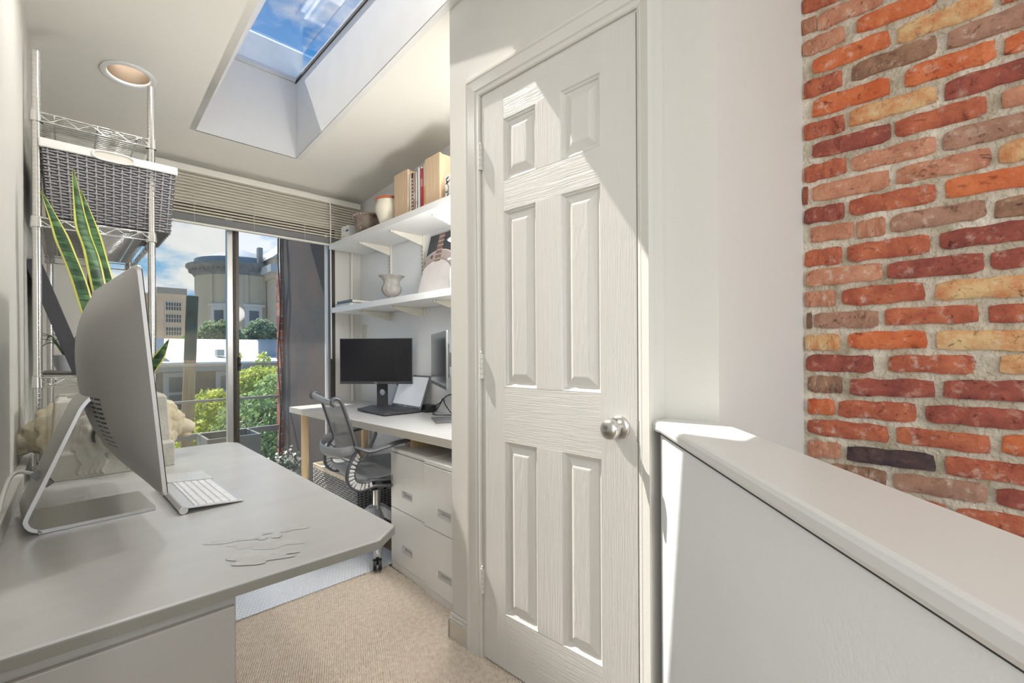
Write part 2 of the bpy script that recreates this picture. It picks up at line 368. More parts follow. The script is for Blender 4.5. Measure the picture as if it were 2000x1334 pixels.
def door():
    o = struct(thing('door_1', None, None, DO, DA)); o['label'] = 'white six-panel moulded door with nickel knob'
    F = -.006; B = .036; W0, W1 = 0.0, .607; Z0, Z1 = .012, 2.042
    xs = [(.105, .250), (.352, .493)]; zs = [(.205, .806), (.998, 1.606), (1.713, 1.927)]
    for (a, b) in ((W0, xs[0][0]), (xs[1][1], W1)): MB().box((a, F, Z0), (b, B, Z1)).build('stile', DVERT, o)
    rails = [(Z0, zs[0][0]), (zs[0][1], zs[1][0]), (zs[1][1], zs[2][0]), (zs[2][1], Z1)]
    for (a, b) in rails: MB().box((xs[0][0], F+.0003, a), (xs[1][1], B, b)).build('rail', DHOR, o)
    for (a, b) in zs: MB().box((xs[0][1], F, a), (xs[1][0], B, b)).build('mullion', DVERT, o)
    for (x0, x1) in xs:
        for (z0, z1) in zs:
            steps = [(0, F), (.003, F+.005), (.008, F+.007), (.011, F+.012), (.017, F+.013), (.040, F+.003), (.044, F+.0025)]
            m = MB(); vs = []
            for (d, y) in steps: vs += [(x0+d, y, z0+d), (x1-d, y, z0+d), (x1-d, y, z1-d), (x0+d, y, z1-d)]
            fs = []
            for k in range(len(steps)-1):
                for j in range(4): fs.append((4*k+j, 4*k+(j+1) % 4, 4*k+4+(j+1) % 4, 4*k+4+j))
            k = 4*(len(steps)-1); fs.append((k, k+1, k+2, k+3)); m.add(vs, fs); m.add([(x0, B, z0), (x1, B, z0), (x1, B, z1), (x0, B, z1)], [(3, 2, 1, 0)])
            m.build('raised_panel', DPAN, o, fix=False)
    # knob
    M = Matrix.Translation((.553, F, .905)) @ Matrix.Rotation(RD(90), 4, 'X')
    kn = MB().lathe([(.033, 0), (.033, .004), (.030, .008), (.022, .010)], 32, M=M).build('rose', NICKEL, o, smooth=40)
    MB().lathe([(.013, .008), (.012, .022), (.016, .028), (.0235, .034), (.0275, .043), (.0285, .052), (.026, .061), (.020, .066), (.0, .067)], 32, M=M).build('knob', NICKEL, o, smooth=40)
    MB().box((.6065, F-.001, .87), (.611, F+.002, .93)).build('strike_plate', NICKEL, o)
    for z in (.287, 1.066, 1.823):
        h = MB().box((-.007, F-.0015, z-.045), (.001, F+.001, z+.045)).build('hinge', TRIM, o)
        m = MB()
        for k in range(5): m.cyl((-.005, F-.006, z-.045+k*.0182), (-.005, F-.006, z-.045+k*.0182+.0172), .0068, 12)
        m.ell((-.005, F-.006, z+.050), (.0045, .0045, .005), 10, 6); m.build('hinge_barrel', TRIM, h, smooth=40)
door()

# half wall with cap
PD = Vector((.735, .678)).normalized(); PN = Vector((PD.y, -PD.x))       # along / away from camera side
def pp(p, a, b): return (p[0]+PD.x*a+PN.x*b, p[1]+PD.y*a+PN.y*b)
P0 = (1.105, .59)
mb = MB(); mb.prism([pp(P0, .0, .018), pp(P0, -1.55, .018), pp(P0, -1.55, .20), pp(P0, -.0, .20)], -.1, .905); 
struct(mb.build('wall_half', PONY), 'painted half wall beside the stair')
def half_cap():
    front = [(1.105, .59), (1.088, .572)]
    poly = [(1.112, .604), (1.187, .600), (1.204, .462), (1.182, .428)]
    fa, fb = (1.092, .568), pp((1.105, .59), -1.6, 0); ba = pp((1.182, .428), -1.4, 0)
    poly = [(1.105, .586), fa, fb, (ba[0], ba[1]), (1.182, .428), (1.199, .462), (1.1835, .592), (1.118, .604)]
    return struct(MB().prism(poly, .905, .935).build('trim_3', CAPM, bevel=.009), 'glossy painted cap of the half wall')
half_cap()
mb = MB(); mb.prism([pp(P0, -.005, .012), pp(P0, -1.55, .012), pp(P0, -1.55, .05), pp(P0, -.005, .05)], .902, .9055); struct(mb.build('trim_4', mat('joint_gap', (.06, .055, .05), .9)), 'dark joint under the cap')  # thin gap under the cap drawn as a dark strip

# brick party wall
BR = {16: [(0.384, 0.272, 'r'), (0.254, 0.096, 'p'), (0.081, -0.094, 'r')], 15: [(0.386, 0.345, 'p'), (0.342, 0.18, 'p'), (0.163, -0.008, 'r'), (-0.027, -0.102, 't')], 14: [(0.384, 0.272, 'p'), (0.242, 0.066, 'o'), (0.045, -0.102, 'p')], 13: [(0.356, 0.166, 'o'), (0.15, -0.04, 't'), (-0.055, -0.101, 'r')], 12: [(0.381, 0.279, 'r'), (0.256, 0.066, 'b'), (0.044, -0.101, 'm')], 11: [(0.356, 0.166, 'o'), (0.133, -0.044, 'o'), (-0.06, -0.101, 'o')], 10: [(0.382, 0.273, 'r'), (0.261, 0.067, 't'), (0.051, -0.101, 'd')], 9: [(0.358, 0.165, 'd'), (0.153, -0.03, 'r'), (-0.053, -0.1, 'p')], 8: [(0.381, 0.271, 'r'), (0.255, 0.067, 'p'), (0.055, -0.1, 'm')], 7: [(0.384, 0.371, 'r'), (0.359, 0.169, 'p'), (0.154, -0.036, 'p'), (-0.05, -0.1, 't')], 6: [(0.382, 0.275, 'd'), (0.262, 0.068, 'r'), (0.052, -0.1, 'o')], 5: [(0.365, 0.252, 'p'), (0.245, 0.177, 'p'), (0.166, -0.025, 'm'), (-0.041, -0.1, 'b')], 4: [(0.381, 0.282, 'r'), (0.266, 0.08, 'r'), (0.061, -0.099, 'd')], 3: [(0.377, 0.186, 'p'), (0.174, -0.021, 'd'), (-0.035, -0.099, 'd')], 2: [(0.38, 0.299, 'p'), (0.282, 0.094, 'r'), (0.072, -0.099, 't')], 1: [(0.376, 0.362, 'b'), (0.356, 0.195, 'm'), (0.181, -0.012, 'r'), (-0.028, -0.099, 'r')], 0: [(0.379, 0.289, 't'), (0.267, 0.09, 'o'), (0.072, -0.098, 't')], -1: [(0.378, 0.208, 'd'), (0.173, -0.004, 'r'), (-0.049, -0.098, 't')], -2: [(0.374, 0.283, 'b'), (0.264, 0.075, 'd'), (0.056, -0.098, 'd')], -3: [(0.374, 0.303, 'o'), (0.294, 0.112, 'r'), (0.091, -0.098, 'd')], -4: [(0.375, 0.174, 'r'), (0.157, -0.032, 'r'), (-0.051, -0.097, 'o')], -5: [(0.375, 0.287, 'p'), (0.271, 0.073, 'k'), (0.055, -0.097, 'r')], -6: [(0.317, 0.18, 'b'), (0.161, -0.027, 'm'), (-0.042, -0.097, 'd')], -7: [(0.216, 0.051, 'r'), (0.033, -0.097, 'r')], -8: [(0.216, 0.002, 'p'), (-0.012, -0.096, 'r')]}
def bmat(name, a, b, c):
    """fired clay: two body colours, lighter lime bloom, gritty relief"""
    m = bpy.data.materials.new(name); m.use_nodes = True; t = m.node_tree; bs = t.nodes['Principled BSDF']; bs.inputs['Roughness'].default_value = .85
    tcn = t.nodes.new('ShaderNodeTexCoord'); oi = t.nodes.new('ShaderNodeObjectInfo')
    mu = t.nodes.new('ShaderNodeVectorMath'); mu.operation = 'MULTIPLY_ADD'; mu.inputs[1].default_value = (.05, 1.0, .30); t.links.new(tcn.outputs['Object'], mu.inputs[0])
    sc = t.nodes.new('ShaderNodeVectorMath'); sc.operation = 'SCALE'; sc.inputs[0].default_value = (9, 7, 5); t.links.new(oi.outputs['Random'], sc.inputs['Scale']); t.links.new(sc.outputs[0], mu.inputs[2])
    def noise(s, d): 
        n = t.nodes.new('ShaderNodeTexNoise'); n.inputs['Scale'].default_value = s; n.inputs['Detail'].default_value = d; n.inputs['Roughness'].default_value = .65; t.links.new(mu.outputs[0], n.inputs['Vector']); return n
    n1 = noise(3.2, 6); r1 = t.nodes.new('ShaderNodeValToRGB'); r1.color_ramp.elements[0].position = .38; r1.color_ramp.elements[1].position = .62
    r1.color_ramp.elements[0].color = (*a, 1); r1.color_ramp.elements[1].color = (*b, 1); t.links.new(n1.outputs['Fac'], r1.inputs[0])
    n2 = noise(6.5, 9); r2 = t.nodes.new('ShaderNodeValToRGB'); r2.color_ramp.elements[0].position = .56; r2.color_ramp.elements[1].position = .72
    r2.color_ramp.elements[0].color = (0, 0, 0, 1); r2.color_ramp.elements[1].color = (.75, .75, .75, 1); t.links.new(n2.outputs['Fac'], r2.inputs[0])
    mx = t.nodes.new('ShaderNodeMixRGB'); mx.inputs[2].default_value = (*c, 1); t.links.new(r2.outputs[0], mx.inputs[0]); t.links.new(r1.outputs[0], mx.inputs[1])
    n4 = noise(8.5, 7); n4.inputs['Distortion'].default_value = .8; r4 = t.nodes.new('ShaderNodeValToRGB'); r4.color_ramp.elements[0].position = .30; r4.color_ramp.elements[1].position = .44
    r4.color_ramp.elements[0].color = (.30, .24, .22, 1); r4.color_ramp.elements[1].color = (1, 1, 1, 1); t.links.new(n4.outputs['Fac'], r4.inputs[0])
    m4 = t.nodes.new('ShaderNodeMixRGB'); m4.blend_type = 'MULTIPLY'; m4.inputs[0].default_value = 1; t.links.new(mx.outputs[0], m4.inputs[1]); t.links.new(r4.outputs[0], m4.inputs[2]); t.links.new(m4.outputs[0], bs.inputs['Base Color'])
    bp = t.nodes.new('ShaderNodeBump'); bp.inputs['Strength'].default_value = 1.0; bp.inputs['Distance'].default_value = .006
    n3 = noise(14, 8); t.links.new(n3.outputs['Fac'], bp.inputs['Height']); t.links.new(bp.outputs[0], bs.inputs['Normal']); return m
LIME = (.66, .55, .45)
BM = {'r': bmat('brick_red', (.36, .085, .045), (.55, .16, .075), LIME), 'o': bmat('brick_orange', (.55, .115, .035), (.68, .20, .075), LIME), 'p': bmat('brick_pink', (.47, .185, .105), (.62, .30, .18), (.72, .60, .48)),
      'd': bmat('brick_maroon', (.23, .055, .042), (.40, .10, .06), (.58, .36, .28)), 'm': bmat('brick_mauve', (.33, .17, .11), (.46, .25, .17), LIME), 'b': bmat('brick_brown', (.20, .10, .065), (.40, .22, .13), LIME),
      't': bmat('brick_buff', (.60, .24, .095), (.72, .49, .24), (.74, .62, .42)), 'k': bmat('brick_clinker', (.055, .035, .038), (.10, .055, .05), (.16, .10, .09))}
def brick_mesh(seed):
    """unit brick: x (depth) 0..1, y -0.5..0.5, z -0.5..0.5 with worn uneven edges"""
    r = random.Random(seed); ny, nz_ = 8, 3; m = MB(); idx = {}
    for i in range(ny+1):
        for j in range(nz_+1):
            y = -.5+i/ny; z = -.5+j/nz_; ey = i in (0, ny); ez = j in (0, nz_)
            jy = r.uniform(-.012, .012); jz = r.uniform(-.05, .05)
            if ez: z *= (1-r.uniform(0, .20)-(.16 if ey else 0))
            if ey: y *= (1-r.uniform(.0, .045)-(.02 if ez else 0))
            x = r.uniform(-.10, .10)+(.32 if (ey or ez) else 0.0)
            idx[i, j] = len(m.v); m.v.append((x, y+(0 if ey else jy), z+(0 if ez else jz)))
    for i in range(ny):
        for j in range(nz_): m.f.append((idx[i, j], idx[i, j+1], idx[i+1, j+1], idx[i+1, j]))
    ring = [(i, 0) for i in range(ny+1)]+[(ny, j) for j in range(1, nz_+1)]+[(i, nz_) for i in range(ny-1, -1, -1)]+[(0, j) for j in range(nz_-1, 0, -1)]
    o = len(m.v)
    for q in ring: v = m.v[idx[q]]; m.v.append((1.9, v[1]*1.01, v[2]*1.02))
    k = len(ring)
    for a in range(k): b = (a+1) % k; m.f.append((idx[ring[a]], idx[ring[b]], o+b, o+a))
    return m
def brick_wall():
    w = MB().prism([(XR+.006, .50), (XR+.006, -3.6), (1.86, -3.6), (1.86, .50)], -.3, 3.0).build('wall_brick', MORTAR); struct(w, 'exposed red brick party wall')
    shapes = [brick_mesh(40+i) for i in range(9)]; cache = {}
    rnd = random.Random(11); n = 0
    rows = {k: list(v) for k, v in BR.items()}
    for k in range(-10, 22):
        if k not in rows: rows[k] = []; y = .375 if k % 2 else .29
        else:
            # finish the last brick cut by the picture edge, then go on
            a, b, c = rows[k][-1]
            if a-b < .18: rows[k][-1] = (a, a-.2, c)
            y = rows[k][-1][1]-.014
        while y > -.78: l = rnd.choice((.2, .2, .195, .205)); rows[k].append((y, y-l, rnd.choice('rroppdmbt'))); y -= l+.014
    for k, lst in sorted(rows.items()):
        z = 1.144+.0676*k
        for (y0, y1, c) in lst:
            si = rnd.randrange(len(shapes)); key = (si, c)
            if key not in cache: me = shapes[si].mesh('brick', smooth=55); me.materials.append(BM[c]); cache[key] = me
            b = bpy.data.objects.new('brick', cache[key]); COL.objects.link(b); b.parent = w
            b.location = (XR-.006+rnd.uniform(-.003, .002), (y0+y1)/2, z+rnd.uniform(-.003, .003)); b.scale = (.014, abs(y0-y1)*1.02, rnd.uniform(.053, .060)); b.rotation_euler = (rnd.uniform(-.018, .018), 0, rnd.uniform(-.01, .01)); n += 1
    return n
brick_wall()

# rest of the loft behind the camera
mb = MB(); mb.box((-3.2, -3.62, -.1), (-2.3, -3.5, 2.95)); mb.box((1.1, -3.62, -.1), (1.86, -3.5, 2.95)); mb.box((-2.3, -3.62, -.1), (1.1, -3.5, .55)); mb.box((-2.3, -3.62, 2.55), (1.1, -3.5, 2.95)); struct(mb.build('wall_back', WALL))
mb = MB(); mb.box((-3.32, -3.62, -.1), (-3.2, -2.55, 2.95)); mb.box((-3.32, .1, -.1), (-3.2, .7, 2.95)); mb.box((-3.32, -2.55, -.1), (-3.2, .1, .6)); mb.box((-3.32, -2.55, 2.4), (-3.2, .1, 2.95)); mb.box((-3.2, .55, -.1), (-.3, .67, 2.6)); struct(mb.build('wall_side', WALL))

# ================================================================== window, blinds, recessed lamp
def sliding_window():
    o = sempty('window_1', 'bronze and aluminium framed sliding glass door', (0, YW, 0))
    m = MB(); m.box((.10, .0, 0), (.14, .10, 2.06)); m.box((1.462, .0, 0), (1.50, .10, 2.06)); m.box((.10, 0, 2.02), (1.5, .10, 2.06)); m.box((.10, 0, 0), (1.5, .10, .03)); m.build('frame', BRONZE, o, bevel=.002)
    m = MB(); m.box((.776, .005, .03), (.812, .045, 2.02)); m.build('leaf_stile', GLASSF, o, bevel=.002)
    m = MB(); m.box((.812, -.012, .03), (.842, .04, 2.02)); m.box((.818, -.020, .03), (.826, -.012, 2.02)); m.build('leaf_stile', BRONZE, o, bevel=.002)
    m = MB(); m.box((.14, .05, .03), (.80, .085, .10)); m.build('bottom_rail', BRONZE, o, bevel=.002)
    m = MB(); m.box((.83, .005, .03), (1.462, .04, .085)); m.build('bottom_rail', BRONZE, o, bevel=.002)
    m = MB(); m.box((1.430, .004, .03), (1.446, .03, 2.02)); m.build('leaf_stile', mat('white_track', (.74, .73, .70), .4), o, bevel=.001)
    MB().box((.12, .062, .09), (.80, .068, 2.03)).build('pane', PANE_DUSTY, o)
    MB().box((.83, .018, .08), (1.45, .024, 2.03)).build('pane', PANE_CLEAR, o)
    m = MB(); m.box((.832, -.030, 1.00), (.846, -.012, 1.09)); m.box((.836, -.045, 1.03), (.846, -.03, 1.05)); m.build('latch', BLACK, o, bevel=.003)
sliding_window()

def blinds():
    o = thing('venetian_blind', 'cream venetian blind raised halfway over the glass door', 'blind', (0, 3.40, 0))
    MB().box((-.04, -.022, 2.237), (1.672, .022, 2.277)).build('headrail', BLINDH, o, bevel=.003)
    n = 13; z = 2.222
    def slat(name, zc, tilt, mm):
        m = MB(); c, s_ = cos(tilt), sin(tilt)
        for (x0, x1) in ((-.03, 1.664),):
            pts = [(-.0125, 0), (-.006, .0018), (.0, .0024), (.006, .0018), (.0125, 0)]
            pts = pts+[(a, b-.0006) for a, b in reversed(pts)]
            m.extrude([(x0, a*c-b*s_, zc+a*s_+b*c) for a, b in pts], (x1-x0, 0, 0))
        return m.build(name, mm, o)
    for i in range(n): slat('slat', z-i*.0192, RD(38), BLIND)
    zz = z-n*.0192+.004
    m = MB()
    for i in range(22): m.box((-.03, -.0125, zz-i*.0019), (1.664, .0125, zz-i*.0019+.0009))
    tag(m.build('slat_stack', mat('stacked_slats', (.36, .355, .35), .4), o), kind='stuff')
    zb = zz-22*.0019
    MB().box((-.03, -.014, zb-.014), (1.664, .014, zb-.001)).build('bottom_rail', BLINDH, o, bevel=.003)
    for x in (.30, .585, .92, 1.25, 1.58):
        m = MB(); m.tube([(x, -.014, 2.24), (x, -.014, zb)], .0011, 5); m.tube([(x+.004, .014, 2.24), (x+.004, .014, zb)], .0011, 5); m.build('ladder_cord', BLINDH, o)
    MB().tube([(1.425, -.022, 2.24), (1.428, -.03, 2.22), (1.430, -.032, 1.07)], .0045, 6).build('tilt_wand', mat('clear_wand', (.82, .82, .80), .2), o)
blinds()

def can_light(x, y, label, power, hole=False):
    z = CZ(x, y); o = thing('recessed_light', label, 'ceiling light', (x, y, z), 0, 'recessed ceiling downlights')
    o.rotation_euler = (math.atan(-.076), 0, 0)
    m = MB(); m.lathe([(.098, -.001), (.098, -.006), (.092, -.009), (.078, -.006), (.075, -.001), (.075, .004), (.098, -.001)], 40); m.f = [f for f in m.f if len(f) == 4]; m.build('trim_ring', mat('white_ring', (.85, .85, .84), .3), o, smooth=40, fix=True)
    if hole:
        m = MB(); m.lathe([(.076, -.003), (.0735, .02), (.066, .075), (.060, .10)], 40)
        m.f = [f for f in m.f if len(f) == 4]; m.build('reflector', mat('bronze_reflector', (.16, .115, .075), .45, .3), o, smooth=True, fix=False)
    zl = .096 if hole else -.004
    MB().lathe([(.061, zl), (.0, zl-.003)] if hole else [(.075, zl), (0, zl-.003)], 32).build('lens', mat('lit_lens', (.9, .85, .75), .5, emit=(1, .86, .68), estr=.85), o, smooth=True)
    l = bpy.data.lights.new('downlight_lamp', 'AREA'); l.shape = 'DISK'; l.size = .11 if hole else .15; l.energy = power; l.color = (1, .98, .95); l.spread = RD(165)
    lo = bpy.data.objects.new('downlight_lamp', l); COL.objects.link(lo); lo.parent = o; lo.location = (0, 0,   .088 if hole else -.012)
    return o
can_light(LX, LY, 'recessed ceiling downlight in a white ring above the wire shelving', .5, True)
can_light(.27, 1.88, 'added unseen fill downlight above the middle of the left desk', 4.5)  # added out of view to brighten the left side evenly
can_light(1.36, 1.60, 'added hidden fill downlight over the filing cabinet end of the alcove', 5)  # extra can behind the closet corner, added to light the alcove
can_light(1.38, 1.0-1.6, 'added unseen fill downlight over the stairwell by the brick wall', 1.2)  # added fill over the stairs, out of view
can_light(-.9, -.9, 'added unseen fill downlight over the landing behind the half wall', 12)  # added fill from the landing side, out of view

# ================================================================== left desk with things on it
def left_desk():
    o = thing('built_in_desk', 'grey painted desk with clipped corners along the left wall', 'desk', (0, 0, 0))
    zt, zb = .735, .715
    top = [(WLX(.88), .868), (.462, .858), (.524, .906), (.534, 2.215), (.505, 2.262), (WLX(2.26), 2.27)]
    MB().prism(top, zb+.003, zt).build('desktop', DESKG, o, bevel=.0025)
    e = [(WLX(.88), .8665), (.4625, .8565), (.5255, .9055), (.5355, 2.2155), (.506, 2.2635), (WLX(2.26), 2.2715)]
    MB().prism(e, zb, zb+.0165).build('edge_band', DESKE, o, bevel=.001)
    MB().box((WLX(.9), .872, 0), (.206, 1.36, .714)).build('pedestal', PEDM, o, bevel=.002)
    MB().box((WLX(.9)+.004, .862, .01), (.203, .872, .700)).build('drawer_front', PEDM, o, bevel=.002)
    m = MB(); m.box((.46, 2.16, 0), (.50, 2.20, .715)); m.build('leg', PEDM, o)
    rr = random.Random(2)
    m = MB()
    for k, (cx, cy, a, b, rot) in enumerate([(.262, 1.02, .030, .013, .5), (.300, .985, .045, .018, .6), (.245, 1.065, .05, .009, .5), (.36, 1.045, .026, .016, .3), (.310, 1.055, .010, .006, .2), (.292, 1.035, .012, .007, .9), (.318, 1.02, .009, .006, .1), (.255, .935, .05, .02, .6), (.30, .925, .022, .009, .4)]):
        n = 22; vs = []
        for j in range(n):
            t = 2*pi*j/n; q = 1+.30*sin(3*t+k)+.16*sin(5*t+2*k)+rr.uniform(-.08, .08); x, y = a*q*cos(t), b*q*sin(t); vs.append((cx+x*cos(-rot)-y*sin(-rot), cy+x*sin(-rot)+y*cos(-rot), zt+.0003+k*.00015))
        m.add(vs, [tuple(range(n))])
    m.build('worn_spots', mat('worn_varnish', (.502, .497, .484), .40, var=.05, vscale=30), o, fix=False)
left_desk()

def imac():
    o = thing('desktop_computer', 'silver all-in-one desktop computer seen from behind on its curved stand', 'computer', (.05, 1.50, .735), RD(4.0))
    # local: x = towards the front of the screen, y = width
    t = RD(-5.0); px, pz = .062, .325
    def D(u, y, w): return (px+u*cos(t)-0-(w)*sin(-t), y, pz+w*cos(t)+u*sin(t))     # u forward, w up in the display plane
    hw, hh = .322, .240
    def back(u_, v_):
        a = -1+2*u_; b = -1+2*v_
        bul = .078*max(0, (1-abs(a)**2.6))**.9*max(0, (1-abs(b)**2.4))**.9
        return D(-.006-bul, a*hw, b*hh)
    m = MB(); m.grid(back, 44, 36); s = m.build('rear_shell', SILVERD, o, smooth=True, fix=False)
    m = MB(); r = .012; ring = []
    for (cx, cy, a0) in ((hw-r, hh-r, 0), (-hw+r, hh-r, 90), (-hw+r, -hh+r, 180), (hw-r, -hh+r, 270)):
        for k in range(5): a = RD(a0+k*22.5); ring.append((cx+r*cos(a), cy+r*sin(a)))
    m.extrude([D(-.007, y, w) for y, w in ring], Vector(D(.0, 0, 0))-Vector(D(-.007, 0, 0))); m.build('rim', mat('rim_aluminium', (.66, .65, .63), .35, .5), o, fix=True)
    m = MB(); m.extrude([D(.0, y*.994, w*.99) for y, w in ring], Vector(D(.002, 0, 0))-Vector(D(0, 0, 0))); m.build('screen', SCREEN, o)
    # stand: foot, bend, rising arm
    path = [(.105, .0045), (-.075, .0045), (-.093, .0065), (-.106, .014), (-.113, .026), (-.111, .042), (-.085, .110), (-.036, .240), (-.026, .264), (-.014, .281), (.000, .292), (.018, .298), (.030, .300)]
    P = smooth_path([(x, 0, z) for x, z in path], 5); th = .0085; hw2 = .098; outl = []
    for i, p in enumerate(P):
        tg = (P[min(i+1, len(P)-1)]-P[max(i-1, 0)]).normalized(); nr = Vector((-tg.z, 0, tg.x)); outl.append((p+nr*th/2, p-nr*th/2))
    up = [a for a, b in outl]; dn = [b for a, b in outl]; m = MB()
    n = len(P); vs = []
    for y in (-hw2, hw2): vs += [Vector((p.x, y, p.z)) for p in up]+[Vector((p.x, y, p.z)) for p in dn]
    k = 2*n; fs = []
    for i in range(n-1):
        fs += [(i, i+1, k+i+1, k+i), (n+i+1, n+i, k+n+i, k+n+i+1), (i, n+i, n+i+1, i+1), (k+i+1, k+n+i+1, k+n+i, k+i)]
    fs += [(0, k, k+n, n), (n-1, 2*n-1, k+2*n-1, k+n-1)]; m.add(vs, fs)
    m.build('stand', mat('stand_aluminium', (.56, .555, .545), .3, .85), o, smooth=35, bevel=.0012)
    m = MB()
    for c in range(2):
        for i in range(11):
            y = -.165+c*.040; w = -.05-i*.0105
            for q in range(1):
                a, b = (y+.17*0-hw*0), w
                u0 = (y+.0)/hw; bul = .078*max(0, (1-abs(u0)**2.6))**.9*max(0, (1-abs(w/hh)**2.4))**.9
                u1 = (y+.032)/hw; bul1 = .078*max(0, (1-abs(u1)**2.6))**.9*max(0, (1-abs(w/hh)**2.4))**.9
                m.add([D(-.0068-bul, y, w), D(-.0068-bul1, y+.032, w), D(-.0068-bul1, y+.032, w+.0045), D(-.0068-bul, y, w+.0045)], [(0, 1, 2, 3)])
    m.build('port_slots', BLACK, s, fix=False)
    MB().cyl((-.0905, 0, .095), (-.078, 0, .105), .022, 20).build('cable_hole', mat('hole_grey', (.25, .25, .25), .6), o)
imac()

def keyboard():
    o = thing('wireless_keyboard', 'slim aluminium keyboard with white keys in front of the computer', 'keyboard', (.205, 1.462, .735), RD(1.2))
    W_, D0 = .280, .125; tilt = RD(5.2)
    Z = lambda x: .0165-x*math.tan(tilt)
    m = MB(); m.extrude([(-.005, -W_/2, Z(-.005)), (D0, -W_/2, Z(D0)), (D0, -W_/2, Z(D0)-.0028), (-.005, -W_/2, Z(-.005)-.004)], (0, W_, 0)); m.build('plate', mat('keyboard_aluminium', (.70, .70, .70), .33, .5), o, bevel=.0008)
    MB().cyl((-.004, -W_/2, .0095), (-.004, W_/2, .0095), .0088, 20).build('battery_tube', mat('keyboard_aluminium', (0, 0, 0)), o, smooth=40)
    m = MB(); m.cyl((-.004, -W_/2-.0012, .0095), (-.004, -W_/2, .0095), .0072, 20); m.build('tube_cap', NICKEL, o)
    KEY = mat('white_key', (.86, .86, .86), .35)
    cache = {}
    def key(y0, y1, x0, x1):
        k = (round(y1-y0, 4), round(x1-x0, 4))
        if k not in cache:
            a, b = k[1]/2, k[0]/2; mm = MB(); i = .0009
            mm.add([(-a, -b, 0), (a, -b, 0), (a, b, 0), (-a, b, 0), (-a+i, -b+i, .0022), (a-i, -b+i, .0022), (a-i, b-i, .0022), (-a+i, b-i, .0022)], [(4, 5, 6, 7), (0, 1, 5, 4), (1, 2, 6, 5), (2, 3, 7, 6), (3, 0, 4, 7)])
            cache[k] = mm.mesh('key'); cache[k].materials.append(KEY)
        q = bpy.data.objects.new('key', cache[k]); COL.objects.link(q); q.parent = o; xc = (x0+x1)/2
        q.location = (xc, (y0+y1)/2, Z(xc)); q.rotation_euler = (0, tilt, 0)
    xs = .0165; rows = [(.010, [1]*14), (.0165, [1]*13+[1.55]), (.0165, [1.55]+[1]*13), (.0165, [1.85]+[1]*11+[1.75]), (.0165, [2.35]+[1]*10+[2.3]), (.0185, [1, 1, 1, 1.25, 5.3, 1.25, 1, 1, 1, 1])]
    x = .018; bw = W_-.010
    for h, ks in rows:
        tot = sum(ks); u = (bw-.0022*(len(ks)-1))/tot; y = W_/2-.005 if False else -W_/2+.005
        for kk in ks: key(y, y+u*kk, x, x+h-.0022); y += u*kk+.0022
        x += h
    tp = thing('trackpad', 'flat square silver trackpad beyond the keyboard', 'trackpad', (.262, 1.692, .735), RD(2))
    m = MB(); m.extrude([(-.058, -.062, .0), (.062, -.062, .0), (.062, -.062, .0035), (-.058, -.062, .013)], (0, .124, 0)); m.build('pad', mat('trackpad_face', (.72, .73, .73), .35, .3), tp, bevel=.001)
    MB().cyl((-.056, -.062, .008), (-.056, .062, .008), .0078, 16).build('battery_tube', mat('keyboard_aluminium', (0, 0, 0)), tp, smooth=40)
keyboard()

# white power lead of the computer
m = MB(); m.tube(smooth_path([(-.035, 1.53, .834), (-.055, 1.53, .845), (-.075, 1.515, .852), (-.085, 1.44, .845), (-.092, 1.30, .80), (-.095, 1.15, .745), (-.09, 1.0, .741)], 6), .0042, 8)
tag(m.build('power_cable', mat('white_rubber', (.78, .76, .72), .45), smooth=True), 'white power cable running from the computer stand along the left wall', 'cable')

